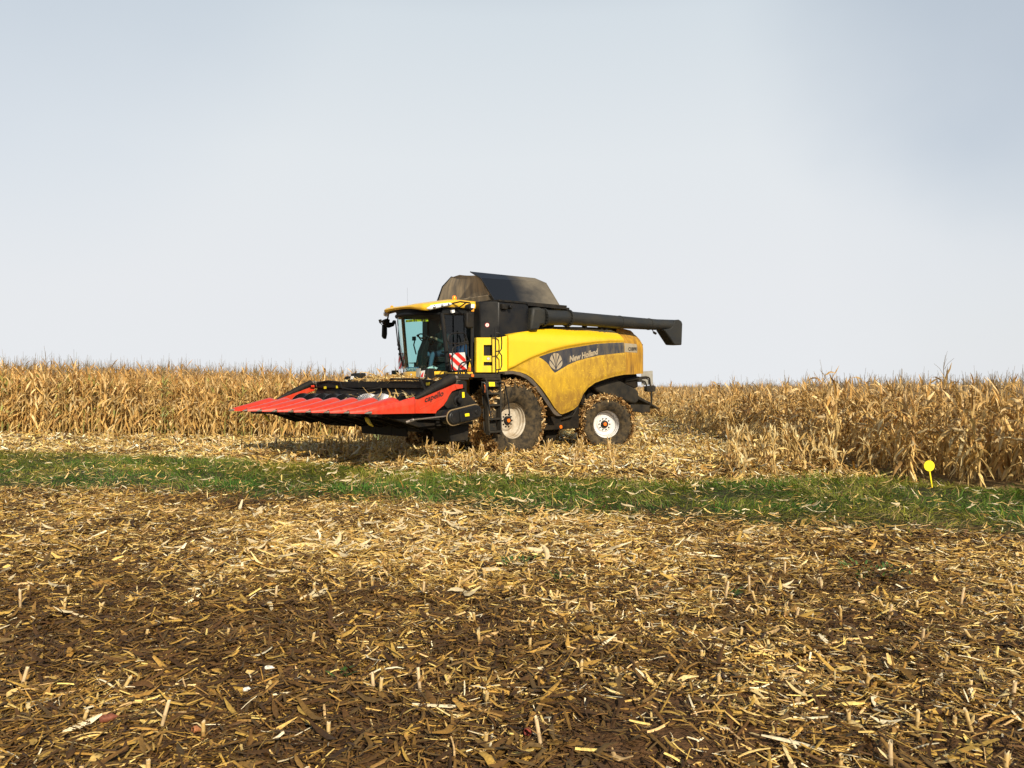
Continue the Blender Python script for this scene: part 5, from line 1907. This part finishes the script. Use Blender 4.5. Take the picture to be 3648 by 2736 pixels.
def plant(seed, H, broken=False, tint=(1, 1, 1), S=6, lod=1):
    rg = np.random.default_rng(seed)
    tint = np.asarray(tint)
    k = 9
    z = np.linspace(0, H * (.82 if not broken else 1), k)
    lean = rg.normal(0, .035, 2)
    path = np.stack([lean[0] * z ** 1.3 + rg.normal(0, .004, k), lean[1] * z ** 1.3 + rg.normal(0, .004, k), z], 1)
    path[0, 2] = -.04
    sc_ = np.array([.62, .43, .16]) * rg.uniform(.8, 1.2) * tint
    rr = np.linspace(.016, .008, k) if not broken else np.linspace(.014, .012, k)
    cols = np.tile(sc_, (k, 1)) * np.where(np.arange(k) % 2, .85, 1.1)[:, None]
    out = {'stalk': [tube_np(path, rr, 5, cols)], 'leaves': [], 'tassel': [], 'ear': []}
    at = lambda h: np.array([np.interp(h, z, path[:, 0]), np.interp(h, z, path[:, 1]), h])
    az0 = rg.uniform(0, 6.28)
    nl = 18 if not broken else 5
    for i in range(nl):
        f = (i + .5) / nl
        h = (.12 + .70 * f) * H if not broken else (.15 + .8 * f) * H
        az = az0 + math.pi * (i % 2) + rg.normal(0, .45)
        up = sstep(.45, 1.0, f)
        L = rg.uniform(.38, .62) * (1.0 - .25 * up) * (1 if not broken else .8)
        W = rg.uniform(.046, .080) * (1 - .2 * up)
        c = HUSKC[rg.integers(0, 6)] * rg.uniform(.62, 1.18) * tint
        if not broken:
            c = c * (1 - .20 * up * np.array([.4, .9, 1.2]))
        if rg.uniform() < .12 + .80 * up:
            e0, e1 = rg.uniform(.8, 1.4), (rg.uniform(-1.4, -.4) if rg.uniform() < .55 else rg.uniform(.2, 1.1))
        else:                                                # most dead blades hang down along the stalk
            e0, e1 = rg.uniform(-1.25, -.1), rg.uniform(-1.55, -1.1)
            L *= rg.uniform(.7, 1.0)
        out['leaves'].append(leaf_np(rg, at(h), az, e0, e1, L, W, c, S=S, twist=rg.normal(0, 1.0), sway=rg.normal(0, .5)))
    if broken:
        for j in range(3):                                   # torn sheaths at the break
            out['leaves'].append(leaf_np(rg, at(H * .93), rg.uniform(0, 6.28), 1.3, rg.uniform(.2, 1.0), rg.uniform(.10, .22), .035, HUSKC[2] * tint, S=3))
        return {q: merge(v) for q, v in out.items() if v}
    tp = at(H * .82)
    tc_ = np.array([.30, .235, .15]) * rg.uniform(.7, 1.2) * tint
    for j in range(rg.integers(2, 6) if seed % 3 else 1):
        a = rg.uniform(0, 6.28)
        e = rg.uniform(.9, 1.5)
        l = rg.uniform(.16, .34)
        d = np.array([math.cos(a) * math.cos(e), math.sin(a) * math.cos(e), math.sin(e)])
        q = tp + np.array([0, 0, .04 * j * rg.uniform(.3, 1)])
        out['tassel'].append(tube_np(np.stack([q, q + d * l * .5, q + d * l + np.array([d[0], d[1], -.3]) * .06]), np.array([.0036, .003, .002]), 3, tc_))
    out['tassel'].append(tube_np(np.stack([tp, tp + np.array([lean[0], lean[1], 1]) * .12, tp + np.array([lean[0] * 2, lean[1] * 2, 1]) * H * .18]), np.array([.006, .005, .003]), 3, tc_))
    h = H * rg.uniform(.42, .54)                             # the ear hangs in its pale husk
    a = az0 + rg.normal(0, .6)
    e = rg.uniform(-1.2, .6)
    d = np.array([math.cos(a) * math.cos(e), math.sin(a) * math.cos(e), math.sin(e)])
    b = at(h) + d * .03
    s = np.linspace(0, 1, 7)
    husk = np.array([.62, .47, .24]) * rg.uniform(.8, 1.1) * tint
    cobc = np.array([.62, .33, .05])
    cc = np.where((s > .80)[:, None] & (rg.uniform() < .4), cobc, husk)
    out['ear'].append(tube_np(b + d * (s * .24)[:, None], np.array([.010, .024, .030, .030, .026, .016, .004]), 6, cc))
    for j in range(2):
        out['ear'].append(leaf_np(rg, b + d * .12, a + rg.normal(0, .8), e + .3, e - .8, .16, .045, husk, S=3))
    return {q: merge(v) for q, v in out.items() if v}


def rows_in(poly_test, x0, x1, y0, y1, dirv_, row=.75, step=.165, seed=3):
    """plants in drilled rows along dirv_"""
    rg = np.random.default_rng(seed)
    d = np.array(dirv_) / np.linalg.norm(dirv_)
    nrm = np.array([-d[1], d[0]])
    c = np.array([(x0 + x1) / 2, (y0 + y1) / 2])
    rad = math.hypot(x1 - x0, y1 - y0) / 2
    a = np.arange(-rad, rad, row)
    b = np.arange(-rad, rad, step)
    A, B = np.meshgrid(a, b, indexing='ij')
    A = A + rg.normal(0, .03, A.shape)
    B = B + rg.normal(0, .045, B.shape)
    p = c + A[..., None] * nrm + B[..., None] * d
    p = p.reshape(-1, 2)
    p = p[(p[:, 0] > x0) & (p[:, 0] < x1) & (p[:, 1] > y0) & (p[:, 1] < y1)]
    return p[poly_test(p[:, 0], p[:, 1])]


def right_block(x, y):
    left = np.where(y > 46, -.3, 6.75 + np.clip(y - 24.9, 0, 99) * .10 - np.clip(17 - y, 0, 3) * .10)
    return (x > left) & (y > g2(x) + .10) & ~((y < 15.4) & (x < 6.9))


def left_block(x, y):
    front = np.interp(x, [-60, -30, -19, -7.5, -1], [43, 33.4, 29.8, 26.2, 26.6])
    return (y > front) & (x < -.4 + (y - 26.5) * .10)


def left_h(x):
    return np.clip(2.24 + (-4.3 - x) * .038, 2.15, 2.85)


def mass(name, pts, hs, variants, seed, kind_label, cat):
    """the rest of the crop as one object"""
    rg = np.random.default_rng(seed)
    Vs, Fs, Cs, off = [], [], [], 0
    which = rg.integers(0, len(variants), len(pts))
    for vi, (v, f, c, h0) in enumerate(variants):
        q = pts[which == vi]
        k = len(q)
        if not k:
            continue
        a = rg.uniform(0, 6.28, k)
        s = hs[which == vi] / h0 * rg.normal(1, .06, k) * np.where(rg.uniform(size=k) < .05, 1.10, 1)
        ca, sa = np.cos(a) * (.6 + .4 * s), np.sin(a) * (.6 + .4 * s)
        X = v[None, :, 0] * ca[:, None] - v[None, :, 1] * sa[:, None] + q[:, 0:1]
        Y = v[None, :, 0] * sa[:, None] + v[None, :, 1] * ca[:, None] + q[:, 1:2]
        Z = v[None, :, 2] * s[:, None] + gh(q[:, 0], q[:, 1])[:, None]
        Vs.append(np.stack([X, Y, Z], -1).reshape(-1, 3))
        Fs.append((f[None] + (np.arange(k) * len(v))[:, None, None]).reshape(-1, 4) + off)
        Cs.append((c[None] * rg.uniform(.74, 1.15, (k, 1, 1))).reshape(-1, 3))
        off += k * len(v)
    o = link(name, np_mesh(name, np.concatenate(Vs), np.concatenate(Fs), np.concatenate(Cs), M['husk']))
    return tag(o, kind_label, cat, kind='stuff')


HR_ = 1.80
variants_r = [plant(100 + i, HR_) for i in range(9)]
pr = rows_in(right_block, -1, 46, 9, 120, (.10, 1), seed=3)
dist = np.hypot(pr[:, 0], pr[:, 1])
inview = np.abs(pr[:, 0] / pr[:, 1]) < .66
# how deep each plant stands behind the front of the block: only the outer plants show
depth = np.minimum(pr[:, 1] - g2(pr[:, 0]), (pr[:, 0] - 6.75) * 1.4)
order = np.argsort(np.where(inview & (depth < 2.2), dist, 1e6 + dist))
near_idx = set(order[:300].tolist())
LBL = 'dry golden brown maize plant standing at the edge of the crop beside the yellow marker'
meshes_r = []
for v in variants_r:
    meshes_r.append({q: np_mesh('maize_' + q, *v[q], M['husk']) for q in v})
hscale = lambda x, y: .98 + .10 * (vnoise(x, y, .35, 71) - .5) + .05 * (vnoise(x, y, 2.0, 72) - .5)
rgp = random.Random(5)
for i in order[:300]:
    x, y = float(pr[i, 0]), float(pr[i, 1])
    root = empty('maize_plant', (x, y, float(gh(x, y))), rgp.uniform(0, 6.28))
    s = float(hscale(x, y)) * rgp.uniform(.88, 1.08)
    if rgp.random() < .07:
        s *= 1.16
    root.scale = (.95, .95, s)
    root.rotation_euler.x = rgp.gauss(0, .06)
    root.rotation_euler.y = rgp.gauss(0, .06)
    tag(root, LBL, 'maize plant', 'maize plants at the front edge of the right block')
    for q, me in meshes_r[rgp.randrange(9)].items():
        link(q, me, root)


def one(v):
    return merge(list(v.values()))


rest = np.array([i for i in range(len(pr)) if i not in near_idx])
deep = dist[rest] < 34
rest = rest[np.random.default_rng(8).uniform(size=len(rest)) < np.where(deep, 1.0, np.where(dist[rest] < 60, .4, .09))]
rest = rest[(pr[rest, 0] < 30) | (dist[rest] > 45)]
vr = []
for v in variants_r:
    a, b, c = one(v)
    vr.append((a, b, c, HR_))
q = pr[rest]
mass('standing_maize', q, HR_ * hscale(q[:, 0], q[:, 1]), vr, 9, 'dry golden standing maize filling the block behind the yellow marker', 'maize crop')
# the left block, further away
HL_ = 2.4
vl = []
for i in range(8):
    a, b, c = one(plant(300 + i, HL_, tint=(1.02, .97, .90), S=5))
    if i % 4 == 0:
        g__ = np.random.default_rng(i).uniform(size=len(c) // 18 + 1).repeat(18)[:len(c)]
        c = np.where((g__ > .86)[:, None], c * np.array([.62, .95, .75]), c)
    vl.append((a, b, c, HL_))
pl_ = rows_in(left_block, -34, 6, 25, 50, (.95, -.30), seed=4)
fr = np.interp(pl_[:, 0], [-60, -30, -19, -7.5, -1], [43, 33.4, 29.8, 26.2, 26.6])
rg8 = np.random.default_rng(15)
dl = pl_[:, 1] - fr
pl_ = pl_[(dl < 6) | (rg8.uniform(size=len(pl_)) < .35)]
mass('standing_maize', pl_, left_h(pl_[:, 0]) * (1 + .09 * (vnoise(pl_[:, 0], pl_[:, 1], .6, 73) - .5)), vl, 10, 'tall dry brown standing maize behind and beside the red header', 'maize crop')

# ------------------------------------------------------------------ broken and cut stalks
vb = [plant(500 + i, h, broken=True) for i, h in enumerate((.62, .50, .42, .68, .36))]
mb_meshes = [{q: np_mesh('broken_' + q, *v[q], M['husk']) for q in v} for v in vb]


def broken_area(x, y):
    return (x > 4.25 + np.clip(y - 15.5, 0, 5) * .20) & (x < 6.9) & (y > g2(x) + .15) & (y < 19.5)


pb = rows_in(broken_area, 3.5, 7.2, 14, 20, (.10, 1), step=.16, row=.62, seed=13)
for x, y in pb:
    root = empty('broken_maize_stalk', (float(x), float(y), float(gh(x, y))), rgp.uniform(0, 6.28))
    root.scale = (.9, .9, rgp.uniform(.75, 1.15))
    root.rotation_euler.x = rgp.gauss(0, .09)
    root.rotation_euler.y = rgp.gauss(0, .09)
    tag(root, 'knee high broken maize stalk with torn leaves at the corner of the standing crop', 'maize stalk', 'broken stalks at the corner of the right block')
    for q, me in mb_meshes[rgp.randrange(5)].items():
        link(q, me, root)


def stub(seed, H, r):
    """a cut stalk: hollow splintered top, a node ring, a torn sheath, sometimes reddish at the foot"""
    rg = np.random.default_rng(seed)
    n = 7
    base = np.array([[.62, .43, .17], [.55, .36, .12], [.66, .48, .26]])[rg.integers(0, 3)]
    foot = np.array([.34, .075, .05]) if seed % 4 == 0 else base * .8
    z = np.array([-.04, .15 * H, .45 * H, .48 * H, .52 * H, H * .93])
    rr = np.array([1, 1, .96, 1.16, .96, .97]) * r
    le = rg.normal(0, .14, 2)
    path = np.stack([le[0] * z, le[1] * z, z], 1)
    cols = np.stack([foot, foot * .6 + base * .4, base, base * .7, base, base * 1.1])
    V, F, C = tube_np(path, rr, n, cols)
    top = V[-n:] + np.array([le[0], le[1], 1]) * rg.uniform(.0, .22, (n, 1)) * H
    o = len(V)
    V = np.concatenate([V, top, path[-1:] - np.array([[0, 0, .2 * H]])])
    ring_ = np.arange(o - n, o)
    F = np.concatenate([F, np.stack([ring_, np.roll(ring_, -1), np.roll(np.arange(o, o + n), -1), np.arange(o, o + n)], 1),
                        np.stack([np.arange(o, o + n), np.roll(np.arange(o, o + n), -1), np.full(n, o + n), np.full(n, o + n)], 1)[:0]])
    C = np.concatenate([C, np.tile(np.array([.74, .62, .40]), (n, 1)), np.array([[.7, .6, .4]])])
    parts_ = [(V, F, C)]
    for j in range(rg.integers(1, 4)):
        parts_.append(leaf_np(rg, path[2] * rg.uniform(.2, 1.4), rg.uniform(0, 6.28), rg.uniform(.4, 1.4), rg.uniform(-1.2, .6), rg.uniform(.5, 1.0) * H, r * 2.2, HUSKC[rg.integers(0, 6)], S=3))
    return merge(parts_)


stub_lo = [np_mesh('cut_stalk', *stub(700 + i, h, .0105), M['husk']) for i, h in enumerate((.09, .11, .07, .13, .10, .08, .12, .09))]
rgs = np.random.default_rng(33)
ps = []
for c_ in np.arange(-9, 9.5, .75):                           # drilled rows running across the view, thinned by the harvest
    for x in np.arange(-9, 9, .16):
        y = 3.4 + (c_ + 9) * .62 - .12 * x + rgs.normal(0, .05)
        if 3.2 < y < g1(x) - .3 and abs(x) < y * .66 and rgs.uniform() < .30 * (.4 + vnoise(x, y, .8, 81)):
            ps.append((x + rgs.normal(0, .05), y))
ps = sorted(ps, key=lambda p: math.hypot(*p))[:115]
for x, y in ps:
    o = link('cut_stalk', stub_lo[rgp.randrange(8)])
    o.location = (float(x), float(y), float(gh(x, y)))
    o.rotation_euler = (rgp.gauss(0, .14), rgp.gauss(0, .14), rgp.uniform(0, 6.28))
    o.scale = (1, 1, rgp.uniform(.7, 1.3))
    tag(o, 'short cut maize stalk stub standing up out of the brown foreground residue', 'stalk stub', 'cut stalk stubs in the foreground')
stubs_hi = [stub(800 + i, h, .0125) for i, h in enumerate((.24, .30, .20, .27, .34, .22, .28, .18))]
stub_hi_me = [np_mesh('cut_stalk', *s_, M['husk']) for s_ in stubs_hi]


def cut_area(x, y):
    d = MW.inverted()
    lx = d[0][0] * x + d[0][1] * y + d[0][3]
    ly = d[1][0] * x + d[1][1] * y + d[1][3]
    wheel = ((np.abs(lx) < .8) | (np.abs(lx + 3.745) < .7)) & (np.abs(np.abs(ly) - 1.43) < .48)
    front = np.interp(x, [-60, -30, -19, -7.5, -1, 0], [43, 33.4, 29.8, 26.2, 26.6, 45])
    left = 6.75 + np.clip(y - 24.9, 0, 99) * .10
    return (y > g2(x) + .25) & (y < front - .3) & (x < np.where(y < 19.5, 4.3 + np.clip(y - 15.5, 0, 5) * .2, left - .2)) & ~wheel & (x < 7.2)


pc = rows_in(cut_area, -16, 8, 14, 42, (.10, 1), seed=14, step=.17)
bare = vnoise(pc[:, 0], pc[:, 1], .9, 82)
swath = np.abs(pc[:, 0] - (3.3 + (pc[:, 1] - 16) * .12)) < 1.0   # the straw laid by the chopper hides the stubble here
pc = pc[(rgs.uniform(size=len(pc)) < np.clip(.25 + 1.0 * bare, 0, .95)) & ~(swath & (rgs.uniform(size=len(pc)) < .9)) & ~((pc[:, 0] > 3.4) & (pc[:, 1] > 19) & (rgs.uniform(size=len(pc)) < .7)) & ~((pc[:, 0] < -5) & (rgs.uniform(size=len(pc)) < .75))]
dd = np.hypot(pc[:, 0], pc[:, 1])
oc = np.argsort(np.where(np.abs(pc[:, 0] / pc[:, 1]) < .65, dd, 1e5))
for i in oc[:130]:
    x, y = float(pc[i, 0]), float(pc[i, 1])
    o = link('cut_stalk', stub_hi_me[rgp.randrange(8)])
    o.location = (x, y, float(gh(x, y)))
    o.rotation_euler = (rgp.gauss(0, .12), rgp.gauss(0, .12), rgp.uniform(0, 6.28))
    o.scale = (1, 1, rgp.uniform(.7, 1.2))
    tag(o, 'pale shin high cut maize stalk standing in the harvested strip before the combine', 'stalk stub', 'cut stalks in the harvested strip')
q = pc[oc[130:]]
mass('maize_stubble', q, np.full(len(q), 1.0), [(a, b, c, 1.0) for a, b, c in stubs_hi], 16, 'pale maize stubble standing round and behind the combine', 'stubble')

# ------------------------------------------------------------------ loose husks, cobs, weeds, marker
vh = []
for i in range(8):
    rg = np.random.default_rng(900 + i)
    pcs = []
    for j in range(rg.integers(1, 4)):
        a = rg.uniform(-.5, .5) + (math.pi if rg.uniform() < .3 else 0)
        pcs.append(leaf_np(rg, (0, 0, .015 + .01 * j), a, rg.uniform(-.05, .3), rg.uniform(-.4, .3), rg.uniform(.13, .26), rg.uniform(.030, .055), np.array([.84, .68, .40]) * rg.uniform(.7, 1.1), S=4, twist=rg.normal(0, .6), sway=rg.normal(0, .6)))
    vh.append(np_mesh('husk', *merge(pcs), M['husk']))


def scatter_husks(pts, label, group):
    for x, y, dz in pts:
        o = link('husk', vh[rgp.randrange(8)])
        o.location = (x, y, float(gh(x, y)) + dz)
        o.rotation_euler = (R(24) + rgp.gauss(0, .2), rgp.gauss(0, .15), rgp.choice((0, math.pi)) * 0 + rgp.gauss(0, .9))
        s = rgp.uniform(.45, 1.0)
        o.scale = (s, s, s)
        tag(o, label, 'husk', group)


hp = []
for i in range(46):
    x = rgp.uniform(-8.5, 8)
    a, b = float(g1(x)), float(g2(x))
    if rgp.random() < .65:
        x = rgp.gauss(-1.5, 2.6)
        a, b = float(g1(x)), float(g2(x))
    hp.append((x, a + (b - a) * rgp.uniform(.02, .8), rgp.uniform(.06, .13)))
scatter_husks(hp, 'pale cream maize husk lying on the green grass verge', 'husks on the grass verge')
hp = []
while len(hp) < 150:
    x, y = rgp.gauss(-1.2, 2.4), rgp.gauss(9.4, 1.5)
    if 5.5 < y < g1(x) - .05:
        hp.append((x, y, rgp.uniform(.03, .06)))
scatter_husks(hp, 'bright cream maize husk lying on the brown chopped residue', 'husks on the foreground residue')


def cob(name, label, x, y, col, yaw, L=.11, r=.02, chewed=False):
    rg = np.random.default_rng(int(abs(x * 100)) + 3)
    vs, fs, cs = [], [], []
    n, k = 14, 12
    s = np.linspace(0, 1, k)
    rad = r * np.clip(np.minimum(.75 + 2 * s, (1.04 - s) * 3), .05, 1)
    V = []
    for i in range(k):
        a = np.linspace(0, 2 * np.pi, n, endpoint=False) + (i % 2) * np.pi / n
        rr = rad[i] * (1 + .12 * (np.arange(n) % 2) + rg.normal(0, .05, n))
        V.append(np.stack([np.full(n, (s[i] - .5) * L), rr * np.cos(a), rr * np.sin(a)], 1))
    V = np.concatenate(V)
    idx = np.arange(k * n).reshape(k, n)
    F = np.stack([idx[:-1], np.roll(idx[:-1], -1, 1), np.roll(idx[1:], -1, 1), idx[1:]], -1).reshape(-1, 4)
    F = np.concatenate([F, np.array([[idx[0, 0], idx[0, 4], idx[0, 8], idx[0, 11]], [idx[-1, 0], idx[-1, 4], idx[-1, 8], idx[-1, 11]]])])
    C = np.asarray(col)[None] * rg.uniform(.7, 1.2, (len(V), 1))
    o = link(name, np_mesh(name, V, F, C, M['litter']))
    o.location = (x, y, float(gh(x, y)) + r + .02)
    o.rotation_euler = (.2, rgp.uniform(-.2, .2), yaw)
    return tag(o, label, 'cob')


cob('maize_cob', 'reddish bare maize cob with an orange end beside a short stub, lower left', -2.10, 4.16, (.20, .065, .035), .3, .085, .019)
cob('maize_cob', 'small orange brown maize cob on dark residue right of the reddish one', -1.60, 4.07, (.38, .15, .06), .9, .06, .017)
cob('maize_cob', 'broken white piece of maize cob, the larger one left of centre', -1.50, 4.95, (.80, .74, .62), .1, .06, .014)
cob('maize_cob', 'broken white piece of maize cob, the smaller and nearer one', -1.52, 4.58, (.80, .74, .62), .5, .042, .012)
cob('maize_cob', 'dark red maize cob half buried in straw right of the centre', .08, 3.92, (.24, .05, .03), 1.1, .05, .018)


def weed(label, x, y, n_, r, seed):
    rg = np.random.default_rng(seed)
    pcs = []
    for i in range(n_):
        a = rg.uniform(0, 6.28)
        q = r * math.sqrt(rg.uniform())
        pcs.append(leaf_np(rg, (q * math.cos(a), q * math.sin(a), rg.uniform(0, .06)), a + rg.normal(0, .6), rg.uniform(.2, 1.2), rg.uniform(-.6, .3), rg.uniform(.04, .09), rg.uniform(.014, .026), np.array([.07, .14, .03]) * rg.uniform(.6, 1.4), S=3))
    o = link('weed', np_mesh('weed', *merge(pcs), M['grass']))
    o.location = (x, y, float(gh(x, y)) + .01)
    return tag(o, label, 'weed')


weed('dark green leafy weed beside an upright pale husk in the middle of the residue', .06, 7.75, 46, .17, 1)
weed('small dark weed just right of the upright pale husk', .45, 7.1, 20, .10, 2)
weed('wide straggly green weed in the residue on the right', 3.35, 7.45, 60, .34, 3)
weed('tiny bright green weed among cut stubs right of centre', 1.80, 6.55, 14, .05, 4)
weed('tiny green sprout in dark residue near the bottom', -1.0, 4.72, 10, .04, 5)
o = link('husk', vh[3])
o.location = (.33, 7.72, float(gh(.33, 7.72)) + .02)
o.rotation_euler = (.2, -1.0, .8)
tag(o, 'upright pale split husk standing beside the dark green weed', 'husk', 'husks on the foreground residue')

mk = empty('marker_sign', (7.13, 13.55, float(gh(7.13, 13.55))))
mk.rotation_euler = (0, R(-9), 0)
tag(mk, 'small round yellow marker disc on a yellow stake leaning in the grass before the maize', 'marker')
MB().box((0, 0, .15), (.024, .010, .36)).build('stake', M['ystick'], mk, bevel=.003)
MB().lathe([(0, -.006), (.090, -.006), (.093, 0), (.090, .006), (0, .006)], (0, -.012, .375), 'Y', 36).build('disc', M['ystick'], mk)

# straw lying on the header and caught on the machine
n = 300
yy = np.clip(rng.normal(-.1, .9, n), -2.0, 1.5)
P = np.stack([rng.uniform(2.0, 2.75, n), yy, 1.90 + np.abs(rng.normal(0, .07, n)) * np.exp(-((yy + .2) / 1.2) ** 2)], 1)
v1 = strips(rng, P, rng.uniform(0, 6.28, n), rng.normal(0, .25, n), rng.normal(0, .5, n), rng.uniform(.12, .42, n), rng.uniform(.015, .05, n), rng.normal(.1, .3, n), .15,
            HUSKC[rng.integers(0, 6, n)] * rng.uniform(.8, 1.2, (n, 1)), S=4, taper=rng.uniform(.3, .9, n), curl=.4)
n = 60
P = np.stack([rng.uniform(2.75, 3.5, n), rng.uniform(-.4, 2.6, n), rng.uniform(1.30, 1.62, n)], 1)
v2 = strips(rng, P, rng.uniform(0, 6.28, n), rng.normal(0, .6, n), rng.normal(0, .5, n), rng.uniform(.15, .5, n), rng.uniform(.02, .05, n), rng.normal(.1, .3, n), .15,
            HUSKC[rng.integers(0, 6, n)] * rng.uniform(.8, 1.2, (n, 1)), S=4, taper=rng.uniform(.3, .9, n), curl=.4)
V, F, C = merge([v1, v2])
o = link('loose_leaves', np_mesh('loose_leaves', V, F, C, M['husk']))
o.location = ORG
o.rotation_euler = (0, 0, YAW)
tag(o, 'heap of dry maize leaves lying on the header beam before the cab', 'leaves', kind='stuff')
